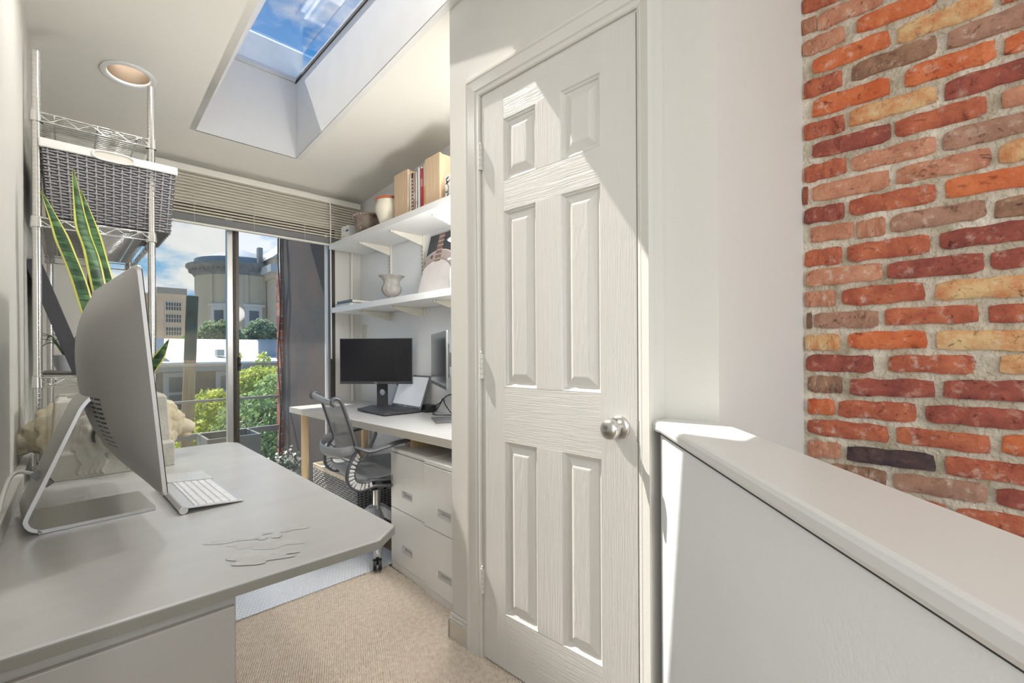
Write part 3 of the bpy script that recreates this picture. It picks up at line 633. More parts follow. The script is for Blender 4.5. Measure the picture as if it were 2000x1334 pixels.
# stone planter with lion heads
def planter():
    o = thing('stone_planter', 'square cast stone planter with lion heads on its faces', 'planter', (.118, 2.085, .735), RD(0.5))
    hw = .155; h = .245
    m = MB(); hw2 = .128
    def ring(a, z): return [(-a, -a, z), (a, -a, z), (a, a, z), (-a, a, z)]
    vs = ring(hw, 0)+ring(hw, .078)+ring(hw-.010, .086)+ring(hw2+.008, .235)+ring(hw2, h)+ring(hw2-.018, h)+ring(hw2-.022, h-.03)
    fs = [(3, 2, 1, 0)]
    for k in range(6):
        for j in range(4): fs.append((4*k+j, 4*k+(j+1) % 4, 4*k+4+(j+1) % 4, 4*k+4+j))
    m.add(vs, fs); m.build('box_body', STONE, o, bevel=.003)
    MB().box((-hw2+.02, -hw2+.02, h-.04), (hw2-.02, hw2-.02, h-.022)).build('soil', SOIL, o)
    def lion(sub, ang, mm):
        # local: +x outwards
        m = MB(); r = random.Random(4)
        m.ell((.030, 0, .125), (.045, .050, .058)); m.ell((.062, 0, .112), (.040, .033, .028)); m.ell((.082, 0, .105), (.024, .026, .020)); m.ell((.096, 0, .112), (.010, .014, .009))
        m.ell((.074, 0, .078), (.020, .021, .010)); m.ell((.052, 0, .150), (.022, .036, .014)); m.ell((.05, .02, .140), (.014, .012, .011)); m.ell((.05, -.02, .140), (.014, .012, .011))
        m.ell((.020, .048, .168), (.014, .014, .018)); m.ell((.020, -.048, .168), (.014, .014, .018))
        for k in range(26):
            a = -pi*.18+k/25*pi*1.36; R = .068+r.uniform(-.004, .006)
            y, z = R*cos(a), .118+R*1.05*sin(a); m.ell((.016+r.uniform(-.004, .012), y, z), (.020, .013, .021), 8, 6)
            m.ell((.006, y*1.25, .118+(z-.118)*1.2), (.012, .014, .02), 8, 6)
        for sgn in (-1, 1):
            for k in range(5):
                y0 = sgn*(.026+k*.013); path = smooth_path([(.022, y0, .10), (.026-k*.002, y0+sgn*.008, .07), (.020, y0-sgn*.004, .045), (.018, y0+sgn*.008, .02), (.014, y0, .006)], 4)
                m.tube(path, .007, 6, radii=[.009-.004*i/len(path) for i in range(len(path))])
        M = Matrix.Rotation(ang, 4, 'Z') @ Matrix.Translation((hw-.018, 0, 0)); m.v = [tuple(M @ Vector(v)) for v in m.v]
        q = m.build('lion_head', mm, o, smooth=True); md = q.modifiers.new('fuse', 'REMESH'); md.mode = 'VOXEL'; md.voxel_size = .0035; md.use_smooth_shade = True
    lion('l', pi, STONEY); lion('r', 0, STONEY); lion('f', -pi/2, STONE)
    return o
planter()

def snake_leaf(m, e, P, wid, tw, r):
    """P: centre line; returns leaf body in m and yellow margin strips in e"""
    Q = smooth_path(P, 8); n = len(Q)
    for (mm, lo, hi, dz) in ((m, -1, 1, 0), (e, -1.0, -.74, .0009), (e, .74, 1.0, .0009)):
        def fn(u, v):
            i = u*(n-1); a = int(i); b = min(a+1, n-1); c = Q[a].lerp(Q[b], i-a); t = (Q[b]-Q[a] if b > a else Q[a]-Q[a-1]).normalized()
            ang = tw[0]+(tw[1]-tw[0])*u+.15*sin(u*9+r); w = .62*wid*(.55+.45*sin(min(1, u*1.9)*pi/2))*(1-max(0, u-.72)/.28*.97 if u > .72 else 1)
            sd = Vector((cos(ang), sin(ang), 0)); sd = (sd-t*sd.dot(t)).normalized(); nn = t.cross(sd)
            s_ = lo+(hi-lo)*v; return c+sd*(w*s_*(1+.05*sin(u*23+s_*3)))+nn*(.18*w*(s_*s_-.5)+dz)
        mm.grid(fn, 30, 6 if lo == -1 and hi == 1 else 2)
        if dz:
            def fn2(u, v, f=fn):
                p = f(u, v); q = f(u, v); return p
            lo2 = dz; dz = -.0009; mm.grid(fn, 30, 2)
def leaf_material():
    m = bpy.data.materials.new('snake_leaf_green'); m.use_nodes = True; t = m.node_tree; b = t.nodes['Principled BSDF']; b.inputs['Roughness'].default_value = .38
    tcn = t.nodes.new('ShaderNodeTexCoord'); mpn = t.nodes.new('ShaderNodeMapping'); mpn.inputs['Scale'].default_value = (14, 14, 75); t.links.new(tcn.outputs['Object'], mpn.inputs[0])
    n = t.nodes.new('ShaderNodeTexNoise'); n.inputs['Scale'].default_value = 1; n.inputs['Detail'].default_value = 3; n.inputs['Distortion'].default_value = .6; t.links.new(mpn.outputs[0], n.inputs['Vector'])
    r = t.nodes.new('ShaderNodeValToRGB'); r.color_ramp.elements[0].position = .42; r.color_ramp.elements[1].position = .62
    r.color_ramp.elements[0].color = (.018, .055, .022, 1); r.color_ramp.elements[1].color = (.085, .20, .07, 1); t.links.new(n.outputs['Fac'], r.inputs[0]); t.links.new(r.outputs[0], b.inputs['Base Color']); return m
def snake_plant():
    G = leaf_material(); Y_ = mat('snake_leaf_margin', (.62, .62, .12), .4)
    o = thing('snake_plant', 'tall snake plant with yellow edged leaves behind the computer', 'plant', (.118, 2.085, .945))
    b = (.118, 2.085, .945)
    leaves = [([(.10, 2.06), (.085, 2.05), (.045, 2.04), (-.004, 2.03), (-.045, 2.03)], [.955, 1.12, 1.33, 1.50, 1.625], .030, (.5, .2)),
              ([(.125, 2.07), (.115, 2.06), (.075, 2.05), (.045, 2.04), (.026, 2.04)], [.955, 1.15, 1.42, 1.55, 1.72], .034, (.2, .6)),
              ([(.135, 2.09), (.135, 2.08), (.120, 2.07), (.075, 2.06), (.045, 2.06)], [.955, 1.10, 1.30, 1.52, 1.66], .030, (-.3, .5)),
              ([(.15, 2.06), (.19, 2.04), (.235, 2.02), (.27, 2.01)], [.95, 1.01, 1.09, 1.17], .026, (-.6, -.2)),
              ([(.10, 2.10), (.07, 2.10), (.05, 2.08)], [.955, 1.15, 1.33], .022, (.9, .4)),
              ([(.14, 2.12), (.17, 2.14), (.20, 2.15)], [.955, 1.05, 1.15], .022, (.1, .4))]
    for k, (xy, zs, w, tw) in enumerate(leaves):
        m, e = MB(), MB(); P = [(x-b[0], y-b[1], z-b[2]) for (x, y), z in zip(xy, zs)]
        snake_leaf(m, e, P, w, tw, k*2.1); L_ = m.build('leaf', G, o, smooth=True, fix=False); e.build('leaf_margin', Y_, L_, smooth=True, fix=False)
snake_plant()

# ================================================================== wire shelving with basket
def ringmat():
    m = mat('grooved_chrome', (.74, .73, .70), .2, 1.0); t = m.node_tree; b = t.nodes['Principled BSDF']
    tcn = t.nodes.new('ShaderNodeTexCoord'); w = t.nodes.new('ShaderNodeTexWave'); w.bands_direction = 'Z'; w.inputs['Scale'].default_value = 1/.0254/2*pi/3.14*.32*3.1; t.links.new(tcn.outputs['Object'], w.inputs['Vector'])
    r = t.nodes.new('ShaderNodeValToRGB'); r.color_ramp.elements[0].position = .02; r.color_ramp.elements[1].position = .06; t.links.new(w.outputs['Fac'], r.inputs[0])
    bp = t.nodes.new('ShaderNodeBump'); bp.inputs['Strength'].default_value = .5; bp.inputs['Distance'].default_value = .002; t.links.new(r.outputs[0], bp.inputs['Height']); t.links.new(bp.outputs[0], b.inputs['Normal']); return m
def wire_shelving():
    GC = ringmat()
    x0, x1, y0, y1 = -.063, .258, 2.33, 3.22
    o = thing('wire_shelving', 'chrome wire shelving unit beside the window behind the desk', 'shelf unit', (0, 0, 0))
    for (x, y) in ((x0, y0), (x1, y0), (x0+.02, y1), (x1, y1)):
        p = MB().cyl((x, y, .02), (x, y, 2.192), .0125, 20).build('post', GC, o, smooth=40)
        MB().lathe([(.018, 0), (.018, .006), (.010, .010), (.006, .022)], 16, (x, y, .005)).build('levelling_foot', MID, p, smooth=40)
    for z in (1.0, 1.568, 1.942):
        s = MB()
        def rod(a, b, r=.0032): s.tube([a, b], r, 6)
        e = .012
        for zz in (z+.004, z+.034):
            rod((x0, y0-e, zz), (x1, y0-e, zz)); rod((x0, y1+e, zz), (x1, y1+e, zz)); rod((x0-e, y0, zz), (x0-e, y1, zz)); rod((x1+e, y0, zz), (x1+e, y1, zz))
        fr = s.build('shelf_frame', CHROME, o, smooth=True)
        tr = MB()
        def truss(a, b, n):
            a, b = Vector(a), Vector(b); P = []
            for i in range(n+1):
                t = i/n; P.append(a.lerp(b, t)+Vector((0, 0, .006 if i % 2 else .032)))
            Q = []
            for i in range(len(P)-1):
                d = P[i+1]-P[i]; Q += [P[i]+d*.08, P[i]+d*.92]
            tr.tube(Q, .0026, 5)
        truss((x0, y0-e, z), (x1, y0-e, z), 9); truss((x1+e, y0, z), (x1+e, y1, z), 23)
        tr.build('truss_wire', CHROME, fr, smooth=True)
        wm = MB(); k = int((y1-y0)/.0215)
        for i in range(1, k): wm.tube([(x0, y0+i*.0215, z+.037), (x1, y0+i*.0215, z+.037)], .0016, 5)
        tag(wm.build('deck_wires', CHROME, fr, smooth=True), kind='stuff')
        for x in (x0+.045, (x0+x1)/2, x1-.045):
            MB().tube([(x, y0-e, z+.036), (x, y0-e, z+.020), (x, y0+.02, z+.028), (x, y1-.02, z+.028), (x, y1+e, z+.036)], .003, 6).build('support_rod', CHROME, fr, smooth=True)
        for (x, y) in ((x0, y0), (x1, y0), (x0+.02, y1), (x1, y1)):
            MB().lathe([(.0128, z-.002), (.0185, z), (.0165, z+.038), (.0128, z+.04)], 18, (x, y, 0)).build('collar', CHROME, fr, smooth=35)
        if z == 1.568: MB().box((x0+.01, y0+.005, z+.040), (x1-.01, y1-.01, z+.0415)).build('liner', mat('shelf_liner', (.36, .36, .39), .3, .2), fr)
    return o
wire_shelving()

def weave_side(m, A, B, C, D_, nrows, nribs, amp=.004, rr=.0034, flip=1):
    """A,B bottom corners, D_,C top corners (A-D_ left edge); woven strands over ribs, bulging outwards along n"""
    A, B, C, D_ = map(Vector, (A, B, C, D_)); n = ((B-A).cross(D_-A)).normalized()*flip
    for i in range(nribs):
        t = (i+.5)/nribs; m.tube([A.lerp(B, t), D_.lerp(C, t)], .0032, 5)
    for k in range(nrows):
        v = (k+.5)/nrows; a = A.lerp(D_, v); b = B.lerp(C, v); P = []
        for i in range(nribs*2+1):
            t = i/(nribs*2); ph = 0
            if i % 2: ph = (1 if ((i//2)+k) % 2 else -1)
            P.append(a.lerp(b, t)+n*amp*ph)
        m.tube(P, rr, 5, cap=False)
def rect_strip(m, hx, hy, z0, z1, w):
    """rectangular rim ring"""
    for (a, b) in (((-hx-w, -hy-w, z0), (hx+w, -hy, z1)), ((-hx-w, hy, z0), (hx+w, hy+w, z1)), ((-hx-w, -hy, z0), (-hx, hy, z1)), ((hx, -hy, z0), (hx+w, hy, z1))): m.box(a, b)
def storage_basket():
    o = thing('storage_basket', 'grey woven plastic basket with a white rim on the wire shelving', 'basket', (.142, 2.515, 1.610))
    hx, hy, h = .192, .200, .272; bx, by = .176, .180
    m = MB(); q = [(-bx, -by, .004), (bx, -by, .004), (bx, by, .004), (-bx, by, .004)]; p = [(-hx, -hy, h-.02), (hx, -hy, h-.02), (hx, hy, h-.02), (-hx, hy, h-.02)]
    G = mat('grey_wicker_plastic', (.30, .295, .30), .42)
    for i in range(4): 
        j = (i+1) % 4; weave_side(m, q[i], q[j], p[j], p[i], 24, 15)
    tag(m.build('woven_sides', G, o, smooth=True), kind='stuff')
    m = MB(); 
    for i in range(4):
        j = (i+1) % 4; s = .975; m.add([Vector(q[i])*s, Vector(q[j])*s, Vector(p[j])*s, Vector(p[i])*s], [(0, 1, 2, 3)])
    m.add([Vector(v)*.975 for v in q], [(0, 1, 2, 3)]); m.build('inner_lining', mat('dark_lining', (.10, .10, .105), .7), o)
    m = MB(); rect_strip(m, hx-.004, hy-.004, h-.028, h+.004, .012)
    m.build('rim', mat('rim_white', (.80, .775, .74), .35), o, bevel=.004)
    m = MB(); yy = -hy-.0095; P = []
    for k in range(40):
        a = 2*pi*k/40; P.append((.0+.060*(abs(cos(a))**.6)*(1 if cos(a) >= 0 else -1), yy, h-.014+.017*(abs(sin(a))**.8)*(1 if sin(a) >= 0 else -1)))
    m.tube(P+[P[0]], .0036, 6, cap=False); m.build('handle', mat('rim_white', (0, 0, 0)), o, smooth=True)
    m = MB(); m.add([(x, yy+.0012, z) for x, y, z in P], [tuple(range(40))]); m.build('handle_recess', mat('rim_recess', (.66, .62, .55), .5), o, fix=False)
storage_basket()

# dark board leaning on the low shelf, small spiky plant in a pot there
m = MB(); M = Matrix.Translation((.075, 2.62, 1.042)) @ Matrix.Rotation(RD(-17), 4, 'Y'); m.box((-.045, -.15, 0), (.0, .15, .46), M)
tag(m.build('dark_board', mat('charcoal_board', (.055, .057, .065), .5), bevel=.002), 'charcoal flat board leaning on the lower wire shelf behind the snake plant', 'board')
def air_plant():
    o = thing('potted_plant', 'small spiky plant in a white pot on the lower wire shelf', 'plant', (.010, 2.92, 1.0415))
    MB().lathe([(.0, 0), (.028, 0), (.040, .03), (.044, .07), (.041, .072), (.037, .06), (.0, .058)], 20).build('pot', mat('pot_grey', (.5, .52, .56), .4), o, smooth=40)
    r = random.Random(9)
    for k in range(16):
        a = r.uniform(0, 2*pi); l = r.uniform(.08, .15); w = .006; m = MB()
        P = smooth_path([(0, 0, .055), (cos(a)*l*.4, sin(a)*l*.4, .06+l*.7), (cos(a)*l*.8, sin(a)*l*.8, .06+l*.75), (cos(a)*l*1.05, sin(a)*l*1.05, .06+l*.5)], 5)
        m.tube(P, w, 6, flat=.25, radii=[w*(1-i/len(P)*.9) for i in range(len(P))]); m.build('leaf', mat('grey_green_leaf', (.10, .17, .10), .5, var=.3, vscale=40), o, smooth=True)
air_plant()

# ================================================================== floor mat
def chair_mat():
    o = thing('chair_mat', 'translucent white plastic chair mat on the carpet under the desk', 'floor mat', (0, 0, .006))
    MM = mat('mat_plastic', (.84, .87, .90), .25, spec=.6, var=.02, vscale=8)
    MB().prism([(.20, 2.15), (1.205, 2.152), (1.30, 2.152), (1.30, 3.30), (.20, 3.30)], 0, .003).build('sheet', MM, o)
    m = MB()
    for i in range(38):
        for j in range(56):
            x, y = .30+j*.0165+(.008 if i % 2 else 0), 2.16+i*.0165; r = .0032
            m.add([(x-r, y-r, .003), (x+r, y-r, .003), (x+r, y+r, .003), (x-r, y+r, .003), (x, y, .0058)], [(0, 1, 4), (1, 2, 4), (2, 3, 4), (3, 0, 4)])
    tag(m.build('grip_studs', mat('mat_studs', (.60, .64, .70), .3), o, fix=False), kind='stuff')
chair_mat()

# ================================================================== right desk
RDX = lambda y: 1.140+(3.40-y)*.0344
def right_desk():
    o = thing('work_desk', 'long pale grey desk on round birch legs against the alcove wall', 'desk')
    MB().prism([(RDX(3.395), 3.395), (RDX(1.445), 1.445), (XR-.004, 1.445), (XR-.004, 3.44)], .696, .735).build('tabletop', RDESK, o, bevel=.002)
    MB().prism([(RDX(3.395)-.0012, 3.3965), (RDX(1.445)-.0012, 1.446), (RDX(1.445)+.01, 1.446), (RDX(3.395)+.01, 3.3965)], .6965, .7345).build('front_edge', mat('pale_desk_edge', (.60, .57, .50), .4), o)
    for (x, y) in ((1.205, 3.285), (1.655, 3.30), (1.655, 1.53), (1.29, 1.50)):
        l = MB().lathe([(.018, 0), (.024, .01), (.0255, .69), (.0255, .696)], 20, (x, y, 0)).build('leg', BIRCH, o, smooth=40)
        MB().cyl((x, y, .0), (x, y, .006), .02, 16).build('foot_pad', BLACK, l)
    MB().box((1.285, 2.035, .622), (1.50, 2.115, .696)).build('support_block', BIRCH, o, bevel=.002)
right_desk()

# ================================================================== filing cabinets
def cabinet(x, y0, y1, label, lock):
    o = thing('filing_cabinet', label, 'filing cabinet', (x, (y0+y1)/2, 0), RD(-2.2) if lock else RD(-1.6), 'grey filing cabinets')
    w = (y1-y0)/2
    MB().box((.012, -w, .0), (.43, w, .622)).build('body', CABM, o, bevel=.003)
    MB().box((.0, -w, .604), (.014, w, .622)).build('top_rail', CABM, o, bevel=.002); MB().box((.0, -w, .0), (.014, w, .038)).build('plinth', CABM, o, bevel=.002)
    for (a, b, pz) in ((.320, .600, .392), (.042, .316, .118)):
        # drawer front with a square hole for the recessed pull
        py0, py1, pz0, pz1 = -.046, .046, pz, pz+.030
        m = MB(); X = -.004; W2 = w-.006
        for (p, q) in (((-W2, a), (W2, pz0)), ((-W2, pz1), (W2, b)), ((-W2, pz0), (py0, pz1)), ((py1, pz0), (W2, pz1))): m.box((X, p[0], p[1]), (.012, q[0], q[1]))
        d = m.build('drawer_front', CABM, o)
        m = MB(); t = .0025
        m.box((X-.0025, py0-t, pz0-t), (X, py1+t, pz0)); m.box((X-.0025, py0-t, pz1), (X, py1+t, pz1+t)); m.box((X-.0025, py0-t, pz0), (X, py0, pz1)); m.box((X-.0025, py1, pz0), (X, py1+t, pz1))
        m.add([(X, py0, pz0), (X, py1, pz0), (.020, py1, pz0+.012), (.020, py0, pz0+.012), (.020, py0, pz1), (.020, py1, pz1)], [(0, 1, 2, 3), (3, 2, 5, 4)])
        m.build('recessed_pull', mat('pull_enamel', (.62, .615, .60), .25), d, bevel=.0006)
    if lock: MB().cyl((-.008, -w+.010, .318), (.0, -w+.010, .318), .007, 14).build('lock', NICKEL, o, smooth=40)
cabinet(1.2125, 1.796, 2.136, 'grey two-drawer filing cabinet with a lock, nearer the window', True)
cabinet(1.186, 1.452, 1.788, 'grey two-drawer filing cabinet standing against the closet wall', False)

# ================================================================== office chair
def office_chair():
    o = thing('office_chair', 'grey mesh office chair with ribbed side spines at the right desk', 'office chair', (1.256, 2.36, .012), RD(-9.8))
    FR = mat('chair_graphite', (.10, .103, .11), .35); LT = mat('chair_light_grey', (.34, .345, .355), .4); RIB = mat('chair_rib_white', (.70, .70, .70), .35)
    FAB = bpy.data.materials.new('chair_mesh_fabric'); FAB.use_nodes = True; t = FAB.node_tree; b = t.nodes['Principled BSDF']; b.inputs['Base Color'].default_value = (.30, .305, .32, 1); b.inputs['Roughness'].default_value = .55
    tr = t.nodes.new('ShaderNodeBsdfTransparent'); mx = t.nodes.new('ShaderNodeMixShader'); mx.inputs[0].default_value = .72; out = t.nodes['Material Output']
    t.links.new(tr.outputs[0], mx.inputs[1]); t.links.new(b.outputs[0], mx.inputs[2]); t.links.new(mx.outputs[0], out.inputs[0])
    Z = -.012
    back = [(-.262, .868), (-.240, .845), (-.218, .775), (-.200, .715), (-.182, .650), (-.178, .625)]
    outer = [(-.178, .625), (-.190, .605), (-.208, .572), (-.220, .535), (-.225, .497), (-.214, .462), (-.188, .437), (-.160, .428), (-.125, .432), (-.085, .438)]
    inner = [(-.163, .600), (-.170, .575), (-.183, .548), (-.190, .518), (-.188, .492), (-.176, .474), (-.155, .466), (-.125, .464), (-.095, .468)]
    hw = .235
    for s in (-1, 1):
        y = s*hw
        P = smooth_path([(x, y, z+Z) for x, z in [(-.285, .858), (-.296, .872), (-.290, .890), (-.272, .893), (-.255, .880)]+back[1:]+outer[1:]+[(-.03, .430), (.06, .425)]], 5)
        sp = MB(); sp.tube(P, .010, 8, flat=1.6, up=(0, 1, 0)); sp.build('spine', FR, o, smooth=True)
        Q = smooth_path([(x, y, z+Z) for x, z in [(-.182, .645)]+inner+[(-.04, .462), (.06, .455)]], 5)
        sp = MB(); sp.tube(Q, .007, 8, flat=1.8, up=(0, 1, 0)); i_ = sp.build('inner_spine', FR, o, smooth=True)
        # pale ribs bridging the two spines
        OP = smooth_path([(x, y, z+Z) for x, z in outer], 8); IP = smooth_path([(x, y, z+Z) for x, z in inner], 8)
        nr = 15
        for k in range(1, nr):
            u = k/nr; a = OP[int(u*(len(OP)-1))]; c = IP[int(u*(len(IP)-1))]; d = (c-a)
            m = MB(); tg = Vector((-d.z, 0, d.x)).normalized()*.0078; aa, cc = a+d*.08, c-d*.08; e = Vector((0, .013, 0))
            m.add([aa-tg-e, cc-tg*.7-e, cc+tg*.7-e, aa+tg-e, aa-tg+e, cc-tg*.7+e, cc+tg*.7+e, aa+tg+e], [(0, 1, 2, 3), (7, 6, 5, 4), (0, 4, 5, 1), (1, 5, 6, 2), (2, 6, 7, 3), (3, 7, 4, 0)])
            m.build('rib', RIB, i_, bevel=.002)
    # fabric
    bp = smooth_path([(x, 0, z+Z) for x, z in [(-.255, .872)]+back[1:]+inner[1:5]+[(-.165, .470), (-.12, .470), (-.03, .482), (.08, .490), (.17, .486), (.225, .465), (.240, .435)]], 5)
    m = MB(); k = len(bp)
    def fab(u, v):
        i = u*(k-1); a = int(i); b2 = min(a+1, k-1); c = bp[a].lerp(bp[b2], i-a); s = -1+2*v
        dish = .022*(1-s*s); seat = max(0, min(1, (u-.55)/.2)); return (c.x-dish*(1-seat), s*(hw-.012), c.z-dish*seat*1.2)
    m.grid(fab, 60, 16); m.build('mesh_fabric', FAB, o, smooth=True, fix=False)
    # top rail of the back, lumbar band
    m = MB(); P = smooth_path([(-.288, -hw, .878+Z), (-.268, -hw*.55, .862+Z), (-.262, 0, .856+Z), (-.268, hw*.55, .862+Z), (-.288, hw, .878+Z)], 6); m.tube(P, .013, 10, flat=1.3); m.build('top_rail', LT, o, smooth=True)
    m = MB(); P = smooth_path([(-.18, -hw, .635+Z), (-.245, -hw*.80, .618+Z), (-.280, -hw*.3, .610+Z), (-.280, hw*.3, .610+Z), (-.245, hw*.80, .618+Z), (-.18, hw, .635+Z)], 6); m.tube(P, .007, 8, flat=3.6, up=(0, 0, 1)); m.build('lumbar_band', LT, o, smooth=True)
    for s in (-1, 1):
        y = s*(hw+.012)
        P = smooth_path([(-.19, y, .650+Z), (-.165, y+s*.02, .640+Z), (-.125, y+s*.03, .628+Z), (-.06, y+s*.035, .638+Z), (.02, y+s*.035, .655+Z), (.10, y+s*.03, .660+Z)], 6)
        m = MB(); m.tube(P, .018, 10, flat=.42, radii=[.012+.010*min(1, i/12)-.009*max(0, (i-len(P)+6)/6) for i in range(len(P))]); m.build('armrest', FR, o, smooth=True)
        P = smooth_path([(.06, y+s*.03, .655+Z), (.085, y+s*.03, .640+Z), (.075, y+s*.024, .59+Z), (.03, y+s*.005, .52+Z), (.0, y-s*.01, .455+Z)], 6)
        m = MB(); m.tube(P, .011, 8, flat=1.5, up=(0, 1, 0)); m.build('arm_strut', LT, o, smooth=True)
    m = MB(); m.tube(smooth_path([(-.06, -hw, .432+Z), (-.02, -hw*.5, .395+Z), (0, 0, .385+Z), (-.02, hw*.5, .395+Z), (-.06, hw, .432+Z)], 6), .020, 10, flat=.8); m.build('seat_yoke', FR, o, smooth=True)
    m = MB(); m.box((-.05, -.05, .355+Z), (.07, .05, .395+Z)); mech = m.build('tilt_mechanism', BLACK, o, bevel=.01)
    MB().tube(smooth_path([(.03, -.04, .37+Z), (.06, -.12, .365+Z), (.075, -.17, .375+Z)], 5), .005, 6).build('height_lever', MID, mech, smooth=True)
    m = MB(); m.cyl((0, 0, .15), (0, 0, .365), .021, 18); m.cyl((0, 0, .10), (0, 0, .24), .026, 18); m.build('gas_column', CHROME, o, smooth=40)
    ST = mat('base_aluminium', (.56, .56, .57), .35, .35)
    for k in range(5):
        a = RD(180+72*k); dx, dy = cos(a), sin(a); px, py = -dy, dx
        m = MB(); vs = []
        for (r, w, z0, z1) in ((.0, .048, .195, .245), (.05, .040, .192, .242), (.18, .028, .118, .152), (.275, .018, .070, .090)):
            vs += [(dx*r+px*w, dy*r+py*w, z0), (dx*r-px*w, dy*r-py*w, z0), (dx*r-px*w*.35, dy*r-py*w*.35, z1), (dx*r+px*w*.35, dy*r+py*w*.35, z1)]
        fs = [(3, 2, 1, 0), (12, 13, 14, 15)]
        for q in range(3):
            for j in range(4): fs.append((4*q+j, 4*q+(j+1) % 4, 4*q+4+(j+1) % 4, 4*q+4+j))
        m.add(vs, fs); lg = m.build('base_leg', ST, o, bevel=.003)
        m = MB(); c = Vector((dx*.262, dy*.262, .028))
        for e in (-.013, .013): m.cyl(c+Vector((px*(e-.008), py*(e-.008), 0)), c+Vector((px*(e+.008), py*(e+.008), 0)), .028, 18)
        m.cyl(c, c+Vector((0, 0, .05)), .007, 10); m.build('caster', BLACK, lg, smooth=40)
office_chair()

# ================================================================== hamper under the desk
def hamper():
    o = thing('wicker_hamper', 'dark grey wicker hamper with a pale liner under the right desk', 'basket', (1.435, 2.985, .006))
    hx, hy, h = .155, .345, .300
    m = MB(); q = [(-hx, -hy, .004), (hx, -hy, .004), (hx, hy, .004), (-hx, hy, .004)]; p = [(a, b, h) for a, b, c in q]
    for i in range(4):
        j = (i+1) % 4; weave_side(m, q[i], q[j], p[j], p[i], 20, 26 if i % 2 else 12, .0038, .0045)
    tag(m.build('woven_sides', mat('grey_wicker', (.40, .39, .38), .5), o, smooth=True), kind='stuff')
    m = MB()
    for i in range(4):
        j = (i+1) % 4; s = .97; m.add([Vector(q[i])*s, Vector(q[j])*s, Vector(p[j])*s, Vector(p[i])*s], [(0, 1, 2, 3)])
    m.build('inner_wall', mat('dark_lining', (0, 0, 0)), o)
    m = MB(); rect_strip(m, hx-.006, hy-.006, h-.012, h+.020, .010); m.build('rim', mat('birch_rim', (.70, .60, .46), .5), o, bevel=.002)
    m = MB(); r = random.Random(6)
    m.grid(lambda u, v: ((-1+2*u)*(hx-.01), (-1+2*v)*(hy-.01), h+.008+.018*sin(u*7+1)*sin(v*11)+.008*sin(u*19+v*13)), 20, 40); m.build('crumpled_liner', mat('liner_paper', (.82, .81, .79), .6), o, smooth=True, fix=False)
hamper()

# ================================================================== on the right desk
DZ = .735
def text_part(txt, size, M, mm, parent, name='logo_lettering'):
    cu = bpy.data.curves.new('lettering', 'FONT'); cu.body = txt; cu.size = size; cu.align_x = 'CENTER'; cu.align_y = 'CENTER'; cu.extrude = size*.02
    t = bpy.data.objects.new('lettering', cu); COL.objects.link(t); bpy.context.view_layer.update()
    me = bpy.data.meshes.new_from_object(t.evaluated_get(bpy.context.evaluated_depsgraph_get())); bpy.data.objects.remove(t); me.transform(M); me.materials.clear(); return link(name, me, mm, parent)
def monitor(label, a, b, z0, z1, stand_off, hole, base_sz):
    """a: left end, b: right end of the panel as the user sees it"""
    a, b = Vector((a[0], a[1], 0)), Vector((b[0], b[1], 0)); c = (a+b)/2; d = (b-a); w = d.length/2
    o = thing('monitor', label, 'monitor', (c.x, c.y, DZ), atan2(d.y, d.x), 'dark computer monitors')
    # local x along the panel, -y towards the user
    z0 -= DZ; z1 -= DZ
    sh = MB().box((-w, 0, z0), (w, .010, z1)).build('housing', MID, o, bevel=.002); MB().box((-w*.6, .010, z0+.05), (w*.6, .038, z1-.06)).build('rear_cover', DARK, o, bevel=.012)
    MB().box((-w+.004, -.0015, z0+.018), (w-.004, .0, z1-.004)).build('screen', SCREEN if hole else SCREENG, o); MB().box((-w+.001, -.002, z0+.001), (w-.001, 0, z0+.017)).build('chin', DARK, o, bevel=.001)
    text_part('DELL', .011, Matrix.Translation((0, -.0026, z0+.009)) @ Matrix.Rotation(RD(90), 4, 'X'), mat('logo_grey', (.55, .55, .56), .4), o)
    zm = (z0+z1)/2; y = stand_off
    m = MB(); hh = z1-.09
    if hole:
        n = 24; cz = .105; R = .022; W2 = .036
        ci = [(R*cos(2*pi*k/n), cz+R*sin(2*pi*k/n)) for k in range(n)]; sq = []
        for k in range(n):
            q = 2*pi*k/n; kk = W2/max(abs(cos(q)), abs(sin(q))); sq.append((kk*cos(q), cz+kk*sin(q)))
        for yy in (y, y+.018): m.add([(x, yy, z) for x, z in ci+sq], [(k, (k+1) % n, n+(k+1) % n, n+k) for k in range(n)])
        m.add([(x, y, z) for x, z in ci]+[(x, y+.018, z) for x, z in ci], [(k, (k+1) % n, n+(k+1) % n, n+k) for k in range(n)])
        m.box((-W2, y, .008), (W2, y+.018, cz-W2)); m.box((-W2, y, cz+W2), (W2, y+.018, hh)); m.box((-W2, y, cz-W2), (-W2+.0005, y+.018, cz+W2)); m.box((W2-.0005, y, cz-W2), (W2, y+.018, cz+W2))
    else: m.box((-.036, y, .008), (.036, y+.018, hh))
    m.build('stand_column', DARK if hole else SILVER, o); MB().box((-.05, .036, zm-.04), (.05, y+.002, zm+.04)).build('mount', DARK, o, bevel=.004)
    MB().box((-base_sz[0]/2, y-base_sz[1]*.62, 0), (base_sz[0]/2, y+base_sz[1]*.38, .009)).build('stand_base', DARK if hole else MID, o, bevel=.003)
    return o
monitor('large dark monitor facing the room beside the window wall', (1.33, 3.00), (1.655, 2.617), .905, 1.212, .105, True, (.22, .185))
monitor('dark monitor seen edge-on next to the closet wall', (1.617, 2.345), (1.357, 1.84), .927, 1.226, .085, False, (.20, .18))

